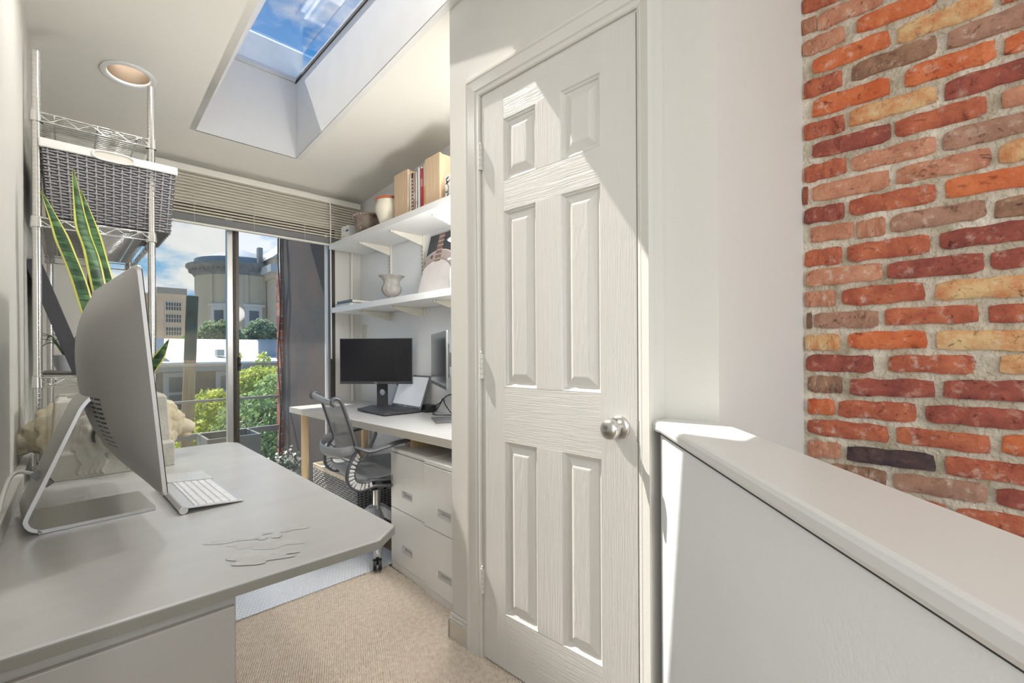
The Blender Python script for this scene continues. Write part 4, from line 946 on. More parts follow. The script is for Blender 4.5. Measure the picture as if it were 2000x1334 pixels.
def laptop():
    o = thing('laptop', 'open black laptop with a pale grey screen on the right desk', 'laptop', (1.362, 2.640, DZ), RD(-1.0))
    w, d = .182, .252
    MB().box((0, -w, .004), (d, w, .020)).build('base', DARK, o, bevel=.004)
    MB().box((.095, -w+.02, .0201), (d-.02, w-.02, .0206)).build('keyboard_deck', BLACK, o)
    cache = None; K = mat('laptop_key', (.03, .03, .033), .45)
    for i in range(6):
        for j in range(15):
            if cache is None:
                mm = MB(); a, b = .0088, .0094; mm.add([(-a, -b, 0), (a, -b, 0), (a, b, 0), (-a, b, 0), (-a+.001, -b+.001, .002), (a-.001, -b+.001, .002), (a-.001, b-.001, .002), (-a+.001, b-.001, .002)], [(4, 5, 6, 7), (0, 1, 5, 4), (1, 2, 6, 5), (2, 3, 7, 6), (3, 0, 4, 7)]); cache = mm.mesh('key'); cache.materials.append(K)
            q = bpy.data.objects.new('key', cache); COL.objects.link(q); q.parent = o; q.location = (.110+i*.0215, -w+.035+j*.0209, .0206)
    MB().box((.018, -.055, .0201), (.082, .035, .0204)).build('touchpad', mat('touchpad_grey', (.05, .05, .055), .5), o)
    # lid
    t = RD(20); M = Matrix.Translation((d-.006, 0, .016)) @ Matrix.Rotation(t, 4, 'Y'); h = .226
    lid = MB().box((.0, -w, 0), (.007, w, h), M).build('lid', MID, o, bevel=.003)
    MB().box((-.0008, -w+.010, .020), (.0, w-.010, h-.012), M).build('screen', mat('laptop_screen_glare', (.40, .41, .42), .22, emit=(.55, .57, .60), estr=.45), lid)  # window glare put into the screen as pale grey colour and glow
    MB().box((-.0012, -.010, h-.008), (.0, .010, h-.003), M).build('webcam', BLACK, lid)
    text_part('DELL', .012, M @ Matrix.Translation((-.0012, 0, .010)) @ Matrix.Rotation(RD(-90), 4, 'Z') @ Matrix.Rotation(RD(90), 4, 'X'), mat('logo_grey', (.6, .6, .6)), lid)
    m = MB(); m.cyl((d-.004, -w+.02, .019), (d-.004, -w+.07, .019), .006, 10); m.cyl((d-.004, w-.07, .019), (d-.004, w-.02, .019), .006, 10); m.build('hinge', BLACK, o, smooth=40)
laptop()
def dock():
    o = thing('docking_station', 'small black docking box behind the laptop', 'electronics', (1.665, 2.455, DZ), RD(-4))
    MB().box((-.035, -.045, 0), (.035, .045, .045)).build('case', BLACK, o, bevel=.006); MB().box((-.0365, -.03, .010), (-.035, .03, .014)).build('port_strip', MID, o)
dock()
for k, (lab, P) in enumerate([('black cable looping down behind the edge-on monitor', [(1.55, 2.03, .95), (1.62, 2.06, .90), (1.68, 2.18, .87), (1.69, 2.30, .84), (1.66, 2.34, .77), (1.60, 2.30, .739), (1.66, 2.20, .739)]),
                              ('black cable curling on the desk by the docking box', [(1.70, 2.45, .76), (1.695, 2.36, .80), (1.67, 2.30, .83), (1.65, 2.25, .80), (1.66, 2.20, .75), (1.64, 2.12, .739)]),
                              ('black cable hanging behind the large monitor', [(1.60, 2.86, .95), (1.66, 2.84, .90), (1.69, 2.78, .84), (1.69, 2.68, .80), (1.69, 2.55, .76)])]):
    tag(MB().tube(smooth_path(P, 7), .0032, 6).build('cable', BLACK, smooth=True), lab, 'cable')

# ================================================================== wall shelves and their contents
def standards():
    for y, lab in ((2.975, 'cream slotted shelf upright nearer the window'), (2.555, 'cream slotted shelf upright at mid shelf'), (2.10, 'cream slotted shelf upright by the closet')):
        o = thing('shelf_upright', lab, 'shelf upright', (XR, y, 0)); MB().box((-.014, -.011, 1.36), (0, .011, 1.98)).build('channel', CREAM, o, bevel=.001)
        m = MB()
        for k in range(24): m.box((-.0146, -.003, 1.375+k*.025), (-.0138, .003, 1.39+k*.025))
        m.build('slots', mat('slot_dark', (.12, .11, .10), .8), o)
standards()
def shelf(z, y1, label, y0=1.45):
    o = thing('wall_shelf', label, 'shelf', (0, 0, z))
    MB().box((1.412, y0, 0), (XR-.014, y1, .038)).build('board', WHITE, o, bevel=.002)
    for y in (2.975, 2.555, 2.10):
        b = MB(); b.extrude([(1.46, y-.006, -.001), (XR-.014, y-.006, -.001), (XR-.014, y-.006, -.062), (XR-.03, y-.006, -.062), (1.46, y-.006, -.012)], (0, .012, 0)); br = b.build('bracket', CREAM, o, bevel=.001)
        MB().cyl((1.475, y-.0075, -.007), (1.475, y+.0075, -.007), .003, 8).build('screw', MID, br)
shelf(1.884, 3.36, 'long white upper wall shelf on cream brackets'); shelf(1.409, 3.315, 'long white lower wall shelf on cream brackets')
S1, S2 = 1.922, 1.447

o = thing('carton', 'small white carton with a blue label at the window end of the upper shelf', 'box', (1.475, 3.14, S1), RD(3))
MB().box((-.04, -.055, 0), (.04, .055, .095)).build('box_body', mat('carton_white', (.78, .78, .75), .5), o, bevel=.001); MB().box((-.0405, -.05, .052), (-.04, -.01, .066)).build('blue_label', mat('label_blue', (.06, .10, .30), .5), o); MB().box((-.0405, .015, .02), (-.04, .022, .03)).build('printed_mark', mat('print_grey', (.2, .2, .2), .6), o)
MB().box((-.0405, .015, .06), (-.04, .022, .07)).build('printed_mark', mat('print_grey', (.2, .2, .2), .6), o)
def bowl():
    o = thing('stone_bowl', 'weathered dark stone bowl with a beaded rim on the upper shelf', 'bowl', (1.505, 2.90, S1))
    MB().lathe([(.0, 0), (.072, 0), (.082, .01), (.100, .045), (.104, .085), (.098, .105), (.108, .112), (.108, .125), (.090, .125), (.086, .06), (.0, .05)], 36).build('bowl_body', mat('weathered_clay', (.13, .085, .062), .85, col2=(.32, .26, .22), vscale=22, bump=.6, bscale=70), o, smooth=50)
    for k in range(26):
        a = 2*pi*k/26; MB().ell((.109*cos(a), .109*sin(a), .119), (.0095, .0095, .0085), 8, 6).build('bead', mat('weathered_bead', (.32, .26, .21), .85, var=.3, vscale=40), o, smooth=True)
bowl()
tag(MB().box((1.56, 2.735, S1), (1.66, 2.765, S1+.10)).build('blue_book', mat('slate_blue_cloth', (.05, .085, .12), .6), bevel=.002), 'slate blue book standing behind the cream jar', 'book')
def jar():
    o = thing('cream_jar', 'cream glazed handled jar with a terracotta lid on the upper shelf', 'jar', (1.485, 2.595, S1))
    MB().lathe([(.0, 0), (.058, 0), (.066, .006), (.074, .03), (.090, .075), (.094, .10), (.088, .125), (.082, .140), (.086, .148), (.076, .148), (.072, .1), (.0, .09)], 36).build('jar_body', mat('cream_glaze', (.76, .71, .58), .22, var=.03, vscale=6), o, smooth=50)
    MB().lathe([(.0, .168), (.070, .168), (.090, .164), (.093, .156), (.088, .150), (.0, .150)], 36).build('lid', mat('terracotta', (.46, .13, .055), .55, var=.12, vscale=9), o, smooth=40)
    for s in (-1, 1): MB().tube(smooth_path([(-.02, s*.085, .128), (-.02, s*.112, .122), (-.02, s*.116, .098), (-.02, s*.092, .078)], 5), .0065, 8).build('handle', mat('cream_glaze', (0, 0, 0)), o, smooth=True)
jar()
ASH = mat('ash_wood', (.56, .39, .24), .5, col2=(.70, .53, .36), vscale=5, stretch=(3, 26, .9), bump=.05)
for (ya, yb, lab) in ((2.457, 2.306, 'pale wood magazine holder between the jar and the books'), (2.128, 1.992, 'pale wood magazine holder between the books and the tissue box')):
    o = thing('magazine_holder', lab, 'magazine holder', (1.432, (ya+yb)/2, S1), 0, 'wooden magazine holders'); w = (ya-yb)/2
    MB().box((0, -w, 0), (.012, w, .262)).build('front_board', ASH, o, bevel=.001)
    for s in (-1, 1): MB().box((.012, s*w-(.008 if s > 0 else 0), 0), (.22, s*w+(.008 if s < 0 else 0), .258)).build('side_board', ASH, o, bevel=.001)
    MB().box((.012, -w+.008, 0), (.22, w-.008, .008)).build('bottom_board', ASH, o)
def book(y0, y1, h, col, lab, band=None, d=.19, x=1.44):
    o = thing('book', lab, 'book', (x, (y0+y1)/2, S1), 0, 'upright books on the upper shelf'); w = abs(y0-y1)/2
    cm = mat('cover_'+lab.split()[0]+str(len(MATS)), col, .5)
    m = MB(); m.box((0, -w, 0), (.003, w, h)); m.box((0, -w, 0), (d, -w+.0025, h)); m.box((0, w-.0025, 0), (d, w, h)); m.build('cover', cm, o)
    MB().box((.003, -w+.0025, .003), (d-.004, w-.0025, h-.003)).build('pages', mat('paper', (.72, .69, .62), .8), o)
    if band:
        for (a, b, c) in band: MB().box((-.0006, -w*.8, a*h), (.0, w*.8, b*h)).build('spine_print', mat('print_%d' % int(1000*sum(c)), c, .5), o)
book(2.303, 2.277, .225, (.72, .71, .66), 'white book next to the left wooden holder')
book(2.276, 2.262, .228, (.05, .035, .03), 'black book with white lettering dots on its spine', [(.1+.09*k, .15+.09*k, (.7, .68, .62)) for k in range(9)])
book(2.261, 2.240, .222, (.62, .36, .25), 'salmon pink book on the upper shelf', [(.35, .5, (.75, .6, .5))])
book(2.239, 2.216, .222, (.74, .73, .71), 'thick white book beside the salmon book', [(.2, .25, (.55, .55, .54))])
book(2.215, 2.186, .243, (.78, .78, .77), 'tall white book beside the red book')
book(2.185, 2.160, .228, (.60, .03, .065), 'bright red book on the upper shelf', [(.55, .75, (.75, .25, .25))])
book(2.159, 2.132, .240, (.76, .60, .46), 'cream and orange book next to the right wooden holder', [(.1, .5, (.70, .33, .13))])
def tissue():
    o = thing('tissue_box', 'white tissue box with dark leaf print at the closet end of the upper shelf', 'tissue box', (1.495, 1.885, S1))
    MB().box((-.06, -.062, 0), (.06, .062, .12)).build('box_body', mat('tissue_white', (.80, .80, .77), .5), o, bevel=.001)
    r = random.Random(8); C3 = [(.03, .045, .04), (.16, .21, .15), (.28, .30, .26)]
    for k in range(54):
        f = k % 2; a = r.uniform(0, pi); l, w = r.uniform(.010, .017), .0045; cx, cz = r.uniform(-.05, .05), r.uniform(.014, .106); pts = []
        for j in range(8):
            t = 2*pi*j/8; u, v = l*cos(t), w*sin(t); p, q = cx+u*cos(a)-v*sin(a), min(.118, max(.003, cz+u*sin(a)+v*cos(a)))
            pts.append((-.0606, p, q) if f else (p, .0626, q))
        MB().add(pts, [tuple(range(8))]).build('leaf_print', mat('leaf_print_%d' % (k % 3), C3[k % 3], .6), o, fix=False)
    m = MB(); m.grid(lambda u, v: ((u-.5)*.05*(1-v*.3)+.01*sin(v*6), (v-.5)*.05+.008*sin(u*7), .118+.055*(1-abs(u-.5)*1.1)*(.7+.3*sin(v*5))), 8, 8); m.build('tissue', mat('tissue_paper', (.86, .86, .86), .7), o, smooth=True, fix=False)
tissue()

# lower shelf
for k, (z, x, y0, y1, d, h, col, lab) in enumerate([(S2, 1.432, 3.06, 3.295, .17, .022, (.66, .66, .63), 'pale book lying flat at the bottom of the lower shelf stack'), (S2+.0225, 1.438, 3.04, 3.285, .16, .020, (.13, .17, .17), 'dark green book lying on top of the lower shelf stack')]):
    o = thing('book', lab, 'book', (x, (y0+y1)/2, z), 0, 'books lying on the lower shelf'); w = (y1-y0)/2
    m = MB(); m.box((0, -w, 0), (d, w, .002)); m.box((0, -w, h-.002), (d, w, h)); m.box((0, -w, 0), (.003, w, h)); m.build('cover', mat('flat_cover_%d' % k, col, .5), o)
    MB().box((.003, -w+.003, .002), (d-.003, w-.003, h-.002)).build('pages', mat('paper', (0, 0, 0)), o)
def urn():
    o = thing('urn_vase', 'grey stone urn with a fluted body and flared rim on the lower shelf', 'vase', (1.55, 2.70, S2))
    UM = mat('urn_stone', (.30, .285, .26), .8, col2=(.43, .41, .38), vscale=25, bump=.4, bscale=90)
    MB().lathe([(.0, 0), (.040, 0), (.040, .012), (.026, .018), (.019, .030), (.024, .038)], 32).build('foot', UM, o, smooth=40)
    m = MB(); n = 48; prof = [(.022, .036), (.040, .044), (.058, .062), (.066, .082), (.063, .100), (.053, .115), (.050, .130), (.056, .148), (.070, .163), (.082, .170), (.084, .175), (.072, .176), (.055, .160), (.045, .13), (.0, .11)]
    o_ = len(m.v)
    for i, (r, z) in enumerate(prof):
        for j in range(n):
            a = 2*pi*j/n; q = r*(1-.06*(1 if 1 <= i <= 5 else 0)*(1 if (j//2) % 2 else 0)); m.v.append((q*cos(a), q*sin(a), z))
    for i in range(len(prof)-1):
        for j in range(n): m.f.append((i*n+j, i*n+(j+1) % n, (i+1)*n+(j+1) % n, (i+1)*n+j))
    m.build('fluted_body', UM, o, smooth=35)
urn()
def banjo_print():
    """photo print of a banjo, leaning against the wall"""
    M = Matrix.Translation((1.575, 2.22, S2)) @ Matrix.Rotation(RD(15), 4, 'Y')       # local: y width, z height, -x front
    o = thing('banjo_photo_print', 'leaning photo print of a banjo on a dark background', 'picture'); o.matrix_world = M
    MB().box((0, -.22, 0), (.012, .22, .425)).build('board', mat('print_dark', (.045, .045, .055), .45), o, bevel=.001)
    def disc(cy, cz, R0, R1, a0, a1, x, n=40):
        vs = []; fs = []
        for k in range(n+1):
            t = RD(a0+(a1-a0)*k/n); vs += [(x, cy+R0*cos(t), cz+R0*sin(t)), (x, cy+R1*cos(t), cz+R1*sin(t))]
        for k in range(n): fs.append((2*k, 2*k+1, 2*k+3, 2*k+2))
        return vs, fs
    def clip(vs): return [(x, max(-.22, min(.22, y)), max(0, min(.425, z))) for x, y, z in vs]
    cy, cz, R = .085, .03, .215
    def part(name, vs, fs, col): MB().add(clip(vs), fs).build(name, mat('print_'+name+str(len(MATS)), col, .45, var=.06, vscale=12), o, fix=False)
    part('printed_head', *disc(cy, cz, 0, R, 0, 360, -.0006), (.70, .66, .64)); part('printed_tension_hoop', *disc(cy, cz, R, R+.014, -10, 190, -.0008), (.33, .27, .26)); part('printed_rim', *disc(cy, cz, R+.014, R+.060, -10, 190, -.0007), (.42, .35, .33)); part('printed_flange', *disc(cy, cz, R+.060, R+.068, -10, 190, -.0009), (.62, .55, .53))
    for a in (20, 38, 56, 74, 146, 164): part('printed_opening', *disc(cy+(R+.037)*cos(RD(a)), cz+(R+.037)*sin(RD(a)), 0, .014, 0, 360, -.0011, 14), (.10, .07, .065))
    part('printed_neck', [(-.0014, cy-.032, cz+R-.01), (-.0014, cy+.032, cz+R-.01), (-.0014, cy+.034, .425), (-.0014, cy-.020, .425)], [(0, 1, 2, 3)], (.22, .13, .105))
    for k in range(6): z = cz+R+.005+k*.030; part('printed_fret', [(-.0018, cy-.031, z), (-.0018, cy+.033, z), (-.0018, cy+.033, z+.005), (-.0018, cy-.031, z+.005)], [(0, 1, 2, 3)], (.60, .54, .50))
banjo_print()
def pump():
    o = thing('pump_bottle', 'clear pump bottle with a white nozzle beside the banjo print', 'bottle', (1.475, 1.905, S2))
    MB().box((-.026, -.026, 0), (.026, .026, .115)).build('bottle_body', mat('clear_plastic_liquid', (.70, .72, .68), .15, trans=.25), o, bevel=.006)
    MB().box((-.0266, -.022, .045), (-.026, .022, .098)).build('paper_label', mat('label_pale', (.74, .75, .70), .5), o); MB().box((-.027, -.022, .036), (-.026, .022, .045)).build('green_band', mat('label_green', (.45, .52, .20), .5), o)
    MB().cyl((0, 0, .115), (0, 0, .138), .012, 16).build('collar', mat('pump_tan', (.55, .40, .24), .5), o, smooth=40)
    m = MB(); m.cyl((0, 0, .138), (0, 0, .158), .005, 10); m.tube(smooth_path([(.008, -.004, .160), (-.01, .006, .162), (-.030, .022, .160), (-.036, .026, .154)], 4), .007, 8, flat=.7); m.build('nozzle', WHITE, o, smooth=40)
pump()

# switch plate and conduits in the alcove corner
o = thing('wall_switch', 'cream wall switch plate in the alcove beside the window pier', 'switch', (XR, 3.385, 1.28)); MB().box((-.006, -.036, -.058), (0, .036, .058)).build('plate', CREAM, o, bevel=.002); MB().box((-.012, -.006, -.012), (-.006, .006, .012)).build('toggle', CREAM, o, bevel=.002)
tag(MB().cyl((1.628, 3.445, .03), (1.628, 3.445, 2.29), .0105, 14).build('conduit', mat('conduit_white', (.74, .72, .67), .4), smooth=40), 'thin cream pipe running up the window pier', 'pipe')

# ================================================================== outside: balcony, neighbours, trees
DBRICK = mat('dark_side_brick', (.060, .060, .056), .8, col2=(.12, .075, .055), vscale=3, bump=.4, bscale=40)  # near-black to brown base colour for the projecting side wall
def outside():
    # balcony
    b = thing('balcony', 'dark balcony deck with three horizontal rails outside the glass door', 'balcony', (0, 0, 0))
    MB().box((-1.2, 3.60, -.16), (1.52, 4.86, -.03)).build('deck', mat('deck_grey', (.33, .33, .33), .8, var=.1, vscale=12), b)
    GR = mat('rail_metal', (.30, .31, .32), .35, .5)
    for (z, h) in ((1.012, .022), (.692, .022), (.385, .052)): MB().box((-1.2, 4.79, z-h/2), (1.52, 4.82, z+h/2)).build('rail', GR, b, bevel=.002)
    for x in (-.55, ): MB().box((x-.02, 4.80, -.1), (x+.02, 4.84, 1.02)).build('rail_post', GR, b)
    # planter trough and flowers on the balcony
    p = thing('planter_trough', 'empty dark grey square planter standing on the balcony', 'planter', (.985, 4.36, -.03)); t = .018
    m = MB(); hx, hy, h = .19, .19, .475
    m.box((-hx, -hy, 0), (hx, -hy+t, h)); m.box((-hx, hy-t, 0), (hx, hy, h)); m.box((-hx, -hy+t, 0), (-hx+t, hy-t, h)); m.box((hx-t, -hy+t, 0), (hx, hy-t, h)); m.box((-hx, -hy, .05), (hx, hy, .08)); m.build('trough_body', mat('slate_planter', (.13, .15, .155), .55, var=.08, vscale=9), p)
    f = thing('flowering_plant', 'low plant with white blossoms on the balcony beside the planter', 'plant', (1.345, 4.16, -.03)); r = random.Random(12)
    MB().lathe([(.0, 0), (.09, 0), (.11, .10), (.10, .10), (.0, .09)], 20).build('pot', mat('slate_planter', (0, 0, 0)), f, smooth=40)
    m = MB()
    for k in range(260): leaf(m, (r.gauss(0, .07), r.gauss(0, .07), .13+abs(r.gauss(0, .07))), .020, r)
    tag(m.build('foliage', mat('dark_leaf', (.04, .10, .05), .5, var=.3, vscale=20), f, fix=False), kind='stuff')
    m = MB()
    for k in range(90): leaf(m, (r.gauss(0, .07), r.gauss(0, .07), .20+abs(r.gauss(0, .05))), .018, r)
    tag(m.build('blossoms', mat('white_petal', (.85, .86, .80), .6), f, fix=False), kind='stuff')
    # neighbour's projecting side wall, brick end with cables
    w = thing('side_wall', 'dark projecting brick wall with a red brick end beside the balcony', 'wall'); MB().box((1.525, 3.60, -9), (1.85, 4.72, 3.1)).build('wall_face', DBRICK, w)
    rr = random.Random(21); m = None; cache = {}
    for k in range(26):
        z = .05+k*.0715
        for (x0, x1) in (((1.505, 1.60), (1.612, 1.82)) if k % 2 else ((1.505, 1.70), (1.712, 1.82))):
            c = rr.choice('rrpod'); key = (c, k % 2, x0)
            if key not in cache: cache[key] = MB().box((x0, 4.72, 0), (x1, 4.83, .058)).mesh('end_brick'); cache[key].materials.append(BM[c])
            q = bpy.data.objects.new('end_brick', cache[key]); COL.objects.link(q); q.parent = w; q.location = (0, rr.uniform(-.006, .006), z)
    MB().box((1.512, 4.73, -9), (1.82, 4.82, 3.05)).build('mortar_core', MORTAR, w)
    for k, (x, lab) in enumerate(((1.487, 'black cable hanging nearest the balcony on the side wall end'), (1.499, 'thin black cable fixed along the corner of the side wall'))):
        P = [(x+.006*sin(i*1.3+k), 4.70-.012*k+.02*sin(i*.9+k*2), 2.6-i*.18) for i in range(16)]; tag(MB().tube(smooth_path(P, 4), .006, 6).build('hanging_cable', BLACK, smooth=True), lab, 'cable')
    # unseen roof eave, put in to keep sun off the glass door
    tag(MB().box((-1.5, 3.60, 2.52), (1.9, 4.32, 2.60)).build('roof_eave', mat('eave_paint', (.45, .44, .42), .7)), 'unseen roof eave put in to shade the glass door', 'eave')
    # wooden pole
    o = thing('wooden_pole', 'weathered wooden pole standing beyond the balcony', 'pole', (1.40, 9.0, -9)); MB().tube([(-.277, 0, 0), (.083, 0, 10.0)], .085, 12, radii=[.11, .0855]).build('shaft', mat('old_timber', (.30, .17, .075), .9, col2=(.42, .26, .13), vscale=4, stretch=(6, 6, .6)), o, smooth=40)
    MB().cyl((.083, 0, 10.0), (.121, 0, 11.05), .0858, 12).build('tarred_top', mat('tarred_timber', (.035, .055, .040), .8, var=.3, vscale=8), o, smooth=40)
def leaf(m, c, s, r):
    a, b = r.uniform(0, 2*pi), r.uniform(-1, 1); n = Vector((cos(a)*sqrt(1-b*b), sin(a)*sqrt(1-b*b), b)); t = n.orthogonal().normalized(); u = n.cross(t); s *= r.uniform(.6, 1.3); c = Vector(c)
    m.add([c-t*s, c+u*s*.55, c+t*s, c-u*s*.55], [(0, 1, 2, 3)])
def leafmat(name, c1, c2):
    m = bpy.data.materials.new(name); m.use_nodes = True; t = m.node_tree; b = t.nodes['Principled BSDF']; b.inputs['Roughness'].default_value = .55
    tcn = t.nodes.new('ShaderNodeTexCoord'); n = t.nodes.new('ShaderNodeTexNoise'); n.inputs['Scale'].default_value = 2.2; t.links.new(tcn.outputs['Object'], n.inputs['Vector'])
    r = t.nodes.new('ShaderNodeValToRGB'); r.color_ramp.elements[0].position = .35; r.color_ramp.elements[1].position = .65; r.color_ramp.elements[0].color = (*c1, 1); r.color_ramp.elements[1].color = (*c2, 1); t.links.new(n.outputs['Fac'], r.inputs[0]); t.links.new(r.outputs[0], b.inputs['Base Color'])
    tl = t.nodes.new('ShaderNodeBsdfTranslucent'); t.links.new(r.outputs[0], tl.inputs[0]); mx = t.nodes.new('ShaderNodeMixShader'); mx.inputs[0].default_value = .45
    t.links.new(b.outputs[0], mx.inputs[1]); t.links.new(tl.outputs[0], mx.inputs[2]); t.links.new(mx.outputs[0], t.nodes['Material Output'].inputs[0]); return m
def tree(label, base, clumps, n, ls, mm, seed):
    r = random.Random(seed); o = thing('tree', label, 'tree', base, 0, 'trees outside the window'); m = MB(); zt = max(c[2] for c in clumps)
    tot = sum(c[3]*c[4]*c[5] for c in clumps)
    for (x, y, z, rx, ry, rz) in clumps:
        for k in range(int(n*rx*ry*rz/tot)):
            while True:
                u, v, w = r.uniform(-1, 1), r.uniform(-1, 1), r.uniform(-1, 1); d = u*u+v*v+w*w
                if .30 < d < 1: break
            leaf(m, (x+u*rx-base[0], y+v*ry-base[1], z+w*rz-base[2]), ls, r)
    tag(m.build('foliage', mm, o, fix=False), kind='stuff'); P = [(0, 0, 0)]+[(clumps[0][0]-base[0], clumps[0][1]-base[1], zt-base[2]-.3)]
    tr = MB(); tr.tube(P, .12, 8, radii=[.16, .05])
    for c in clumps[1:5]: a = Vector(P[0]).lerp(Vector(P[1]), .6); tr.tube([a, (c[0]-base[0], c[1]-base[1], c[2]-base[2])], .05, 6, radii=[.06, .02])
    tr.build('trunk', mat('bark', (.12, .085, .06), .9), o)
outside()
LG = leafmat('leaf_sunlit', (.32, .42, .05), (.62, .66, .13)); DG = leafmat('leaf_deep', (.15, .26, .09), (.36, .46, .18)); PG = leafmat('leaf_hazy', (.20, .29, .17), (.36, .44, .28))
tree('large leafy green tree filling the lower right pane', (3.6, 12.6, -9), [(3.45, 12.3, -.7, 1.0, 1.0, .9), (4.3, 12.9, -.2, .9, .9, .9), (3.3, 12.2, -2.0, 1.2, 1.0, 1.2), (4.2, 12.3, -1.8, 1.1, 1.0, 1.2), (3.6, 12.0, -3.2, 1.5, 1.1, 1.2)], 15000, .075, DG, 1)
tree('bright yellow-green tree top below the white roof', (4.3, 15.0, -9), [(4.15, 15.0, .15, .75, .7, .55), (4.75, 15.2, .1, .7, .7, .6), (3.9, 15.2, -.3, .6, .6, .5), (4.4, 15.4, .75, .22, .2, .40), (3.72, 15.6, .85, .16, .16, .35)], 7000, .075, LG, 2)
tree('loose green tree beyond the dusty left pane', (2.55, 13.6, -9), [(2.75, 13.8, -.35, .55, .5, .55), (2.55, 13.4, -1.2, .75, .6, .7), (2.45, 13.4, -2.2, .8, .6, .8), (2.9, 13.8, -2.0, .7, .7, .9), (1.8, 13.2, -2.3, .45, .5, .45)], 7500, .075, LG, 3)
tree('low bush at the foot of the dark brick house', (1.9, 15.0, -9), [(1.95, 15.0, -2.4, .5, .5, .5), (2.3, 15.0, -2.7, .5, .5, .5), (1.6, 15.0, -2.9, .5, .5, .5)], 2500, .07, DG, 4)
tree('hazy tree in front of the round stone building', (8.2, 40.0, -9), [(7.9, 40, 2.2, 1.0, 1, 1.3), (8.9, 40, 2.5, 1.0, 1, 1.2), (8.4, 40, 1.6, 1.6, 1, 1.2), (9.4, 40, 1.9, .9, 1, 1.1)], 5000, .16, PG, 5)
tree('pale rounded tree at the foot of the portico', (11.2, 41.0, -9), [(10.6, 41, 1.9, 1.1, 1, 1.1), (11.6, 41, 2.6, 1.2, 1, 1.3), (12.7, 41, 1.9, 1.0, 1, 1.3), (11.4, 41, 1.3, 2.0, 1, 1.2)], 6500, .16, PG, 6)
tree('small dark tree before the tan building', (10.0, 60.0, -9), [(9.9, 60, 2.2, 1.1, 1, 1.0), (10.9, 60, 2.3, 1.0, 1, 1.1), (9.0, 60, 1.9, .9, 1, .8)], 2600, .2, DG, 7)

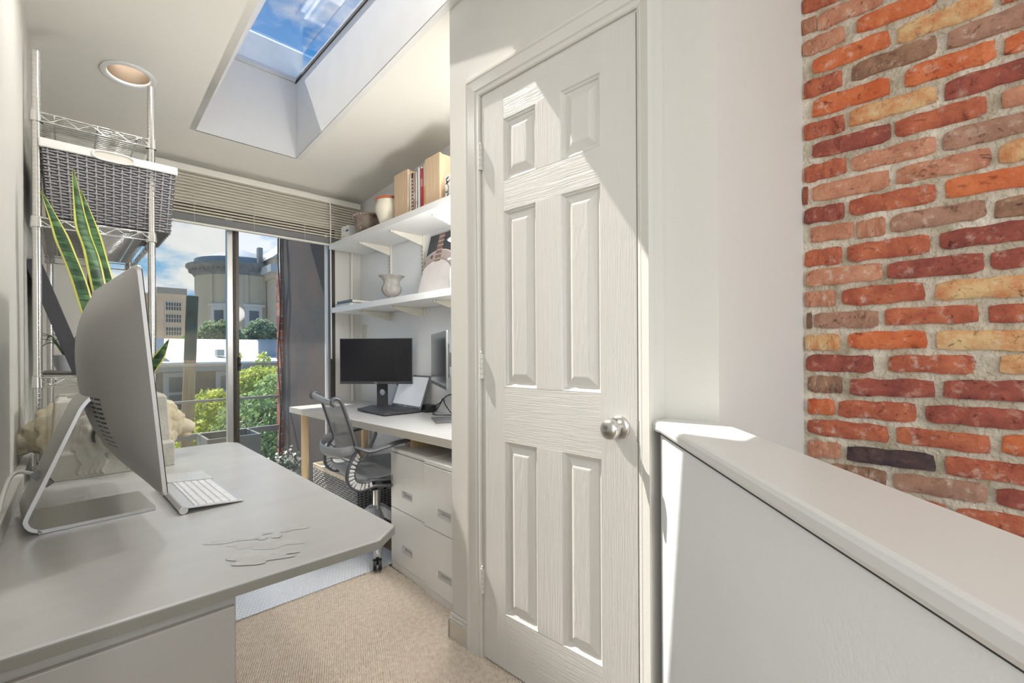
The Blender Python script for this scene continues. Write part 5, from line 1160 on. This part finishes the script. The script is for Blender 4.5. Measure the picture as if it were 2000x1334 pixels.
def buildings():
    TAN = mat('tan_brick', (.58, .41, .26), .85, var=.06, vscale=1.2); TAN2 = mat('pale_brick', (.68, .53, .38), .85, var=.05, vscale=1.2); WIN = mat('window_dark', (.05, .065, .08), .2)
    LIMEST = mat('limestone', (.52, .42, .29), .85, var=.08, vscale=.5, stretch=(1, 1, .3)); LIMED = mat('weathered_cornice', (.20, .20, .19), .85, var=.2, vscale=1.5); SLATE = mat('slate_roof', (.17, .22, .27), .7)
    WFR = mat('window_trim', (.55, .52, .46), .7)
    def window(o, x0, x1, z0, z1, y, nx, nz, fr=None):
        w = MB().box((x0-.12, y-.08, z0-.12), (x1+.12, y-.02, z1+.12)).build('window', fr or WFR, o); dx = (x1-x0)/nx; dz = (z1-z0)/nz
        for i in range(nx):
            for j in range(nz): MB().box((x0+i*dx+.05, y-.11, z0+j*dz+.05), (x0+(i+1)*dx-.05, y-.08, z0+(j+1)*dz-.05)).build('pane', WIN, w)
    # tan apartment house
    o = thing('apartment_building', 'tan brick apartment house with rows of dark windows', 'building')
    MB().box((5.2, 75.4, -9), (13.4, 88, 8.75)).build('wing', TAN, o); MB().box((8.75, 74.6, -9), (12.0, 76, 8.95)).build('centre_bay', TAN2, o); MB().box((8.75, 74.5, 8.95), (12.0, 76.2, 9.75)).build('parapet', mat('parapet_grey', (.36, .33, .29), .8), o); MB().box((5.1, 75.2, 8.75), (8.75, 76, 8.95)).build('coping', WFR, o); MB().box((12.0, 75.2, 8.75), (13.5, 76, 8.95)).build('coping', WFR, o)
    for z in (6.75, 5.15, 3.45, 1.7):
        window(o, 9.65, 11.35, z, z+1.1, 74.6, 6, 2); window(o, 12.35, 12.75, z, z+1.0, 75.4, 1, 2); window(o, 13.0, 13.3, z, z+1.0, 75.4, 1, 2); window(o, 8.1, 8.45, z, z+1.0, 75.4, 1, 2); window(o, 6.6, 7.1, z, z+1.0, 75.4, 2, 2)
    # round stone building
    o = thing('round_stone_building', 'tall round limestone building with a dark weathered cornice', 'building', (13.55, 54.0, 0))
    m = MB(); m.lathe([(4.2, -9), (4.2, 8.9)], 72); m.build('drum', LIMEST, o, smooth=40)
    m = MB(); m.lathe([(4.22, 8.7), (4.35, 8.9), (4.35, 9.15), (4.6, 9.3), (4.95, 9.65), (4.95, 9.85), (4.3, 9.95)], 72); m.build('cornice', LIMED, o, smooth=30)
    m = MB(); m.lathe([(4.25, 9.9), (4.25, 10.45), (4.05, 10.6), (0.0, 11.9)], 72); m.build('roof', SLATE, o, smooth=40)
    for k in range(60): a = 2*pi*k/60; MB().box((-.12, -.35, 0), (.12, 0, .25), Matrix.Rotation(a, 4, 'Z') @ Matrix.Translation((0, -4.35, 9.18))).build('modillion', LIMED, o)
    for a in (-52, -31, -10, 11): 
        M = Matrix.Rotation(RD(a), 4, 'Z'); MB().box((-.16, -4.34, -9), (.16, -4.1, 8.7), M).build('pilaster', LIMEST, o)
    for a in (-41, -2):
        M = Matrix.Rotation(RD(a), 4, 'Z'); w = MB().box((-.75, -4.42, 1.5), (.75, -4.1, 5.6), M).build('window', WFR, o); MB().box((-.95, -4.50, 5.6), (.95, -4.1, 5.85), M).build('lintel', WFR, w); MB().box((-.42, -4.46, 1.7), (.42, -4.42, 5.2), M).build('pane', WIN, w)
    # portico block with gable
    o = thing('portico_building', 'stone portico with stepped cornices and a pitched roof', 'building')
    MB().box((14.6, 47.2, -9), (24, 62, 8.3)).build('block', LIMEST, o); MB().box((14.35, 46.9, 8.3), (24.3, 62, 8.8)).build('architrave', LIMEST, o); MB().box((14.0, 46.5, 8.8), (24.6, 62, 9.5)).build('cornice', mat('pale_cornice', (.46, .45, .42), .8), o); MB().box((14.5, 46.8, 9.5), (24, 62, 10.2)).build('attic', LIMEST, o)
    m = MB(); m.extrude([(14.2, 46.6, 10.2), (24.4, 46.6, 10.2), (19.3, 46.6, 14.6)], (0, 14, 0)); m.build('gable_roof', mat('gable_grey', (.42, .42, .42), .8), o)
    for x in (14.9, 16.3, 17.9): MB().box((x, 47.0, -9), (x+.6, 47.25, 8.3)).build('pilaster', LIMEST, o)
    MB().box((13.65, 49.0, 9.6), (14.05, 49.6, 11.4)).build('chimney', LIMED, o)
    # dark brick row house with a white roof
    o = thing('row_house', 'dark brick row house with a white flat roof across the alley', 'building')
    MB().box((1.7, 20.0, -9), (9.5, 28, .55)).build('wall', mat('dark_house_brick', (.13, .09, .072), .9, var=.12, vscale=2.5), o)
    m = MB(); m.add([(1.6, 19.8, .70), (9.6, 19.8, .70), (9.6, 28, 1.75), (1.6, 28, 1.75), (1.6, 19.8, .78), (9.6, 19.8, .78), (9.6, 28, 1.83), (1.6, 28, 1.83)], [(0, 3, 2, 1), (4, 5, 6, 7), (0, 1, 5, 4), (1, 2, 6, 5), (2, 3, 7, 6), (3, 0, 4, 7)]); m.build('roof', mat('white_roof', (.68, .68, .66), .6, var=.12, vscale=1.2), o)
    MB().box((1.62, 19.75, .45), (9.58, 20.0, .70)).build('gutter', mat('gutter_grey', (.20, .20, .20), .6), o)
    for x in (2.62, 4.2, 5.8, 7.4):
        for z in (-.95, -2.9): window(o, x, x+.62, z, z+1.25, 20.0, 1, 2, mat('sash_grey', (.28, .28, .27), .7))
    MB().box((1.9, 20.6, .95), (2.62, 21.4, 1.65)).build('roof_hatch', mat('hatch_blue', (.42, .47, .55), .6), o)
    MB().cyl((6.35, 21.5, .9), (6.35, 21.5, 1.62), .38, 20).build('vent_drum', SLATE, o, smooth=40); MB().cyl((6.35, 21.5, 1.62), (6.35, 21.5, 1.68), .42, 20).build('vent_cap', SLATE, o)
    MB().box((4.35, 21.0, 1.0), (4.6, 21.4, 1.25)).build('roof_vent', mat('vent_teal', (.30, .38, .40), .6), o)
buildings()
tag(MB().box((-120, 5, -9.3), (160, 220, -9)).build('ground_outside', mat('alley_ground', (.30, .29, .27), .9, var=.15, vscale=.4)), kind='structure')

# ================================================================== added fill globe, hidden behind the closet corner to brighten the alcove
def fill_globe():
    o = thing('added_fill_globe', 'added opal fill globe hidden behind the closet corner', 'fill light', (1.27, 1.437, 1.52))
    MB().cyl((0, 0, 0), (0, .012, 0), .045, 24).build('wall_plate', NICKEL, o, smooth=40); MB().cyl((0, .012, 0), (0, .06, 0), .010, 12).build('arm', NICKEL, o, smooth=40)
    MB().ell((0, .075, 0), (.055, .055, .055), 24, 16).build('globe_shade', mat('lit_globe', (.9, .9, .88), .4, emit=(1, .97, .92), estr=1.2), o, smooth=True).visible_shadow = True
    MB().lathe([(.0, .118), (.05, .108), (.062, .098), (.058, .096), (.0, .112)], 24, (0, .17, 0)).build('shade_cap', NICKEL, o, smooth=40); MB().tube(smooth_path([(0, .06, .05), (0, .09, .10), (0, .15, .113)], 5), .005, 8).build('cap_bracket', NICKEL, o, smooth=True)  # cap added to hold the fill globe's light off the ceiling
    l = bpy.data.lights.new('fill_globe_light', 'POINT'); l.shadow_soft_size = .085; l.energy = 24; l.color = (1, .99, .975); q = bpy.data.objects.new('fill_globe_light', l); COL.objects.link(q); q.parent = o; q.location = (0, .175, 0)
fill_globe()
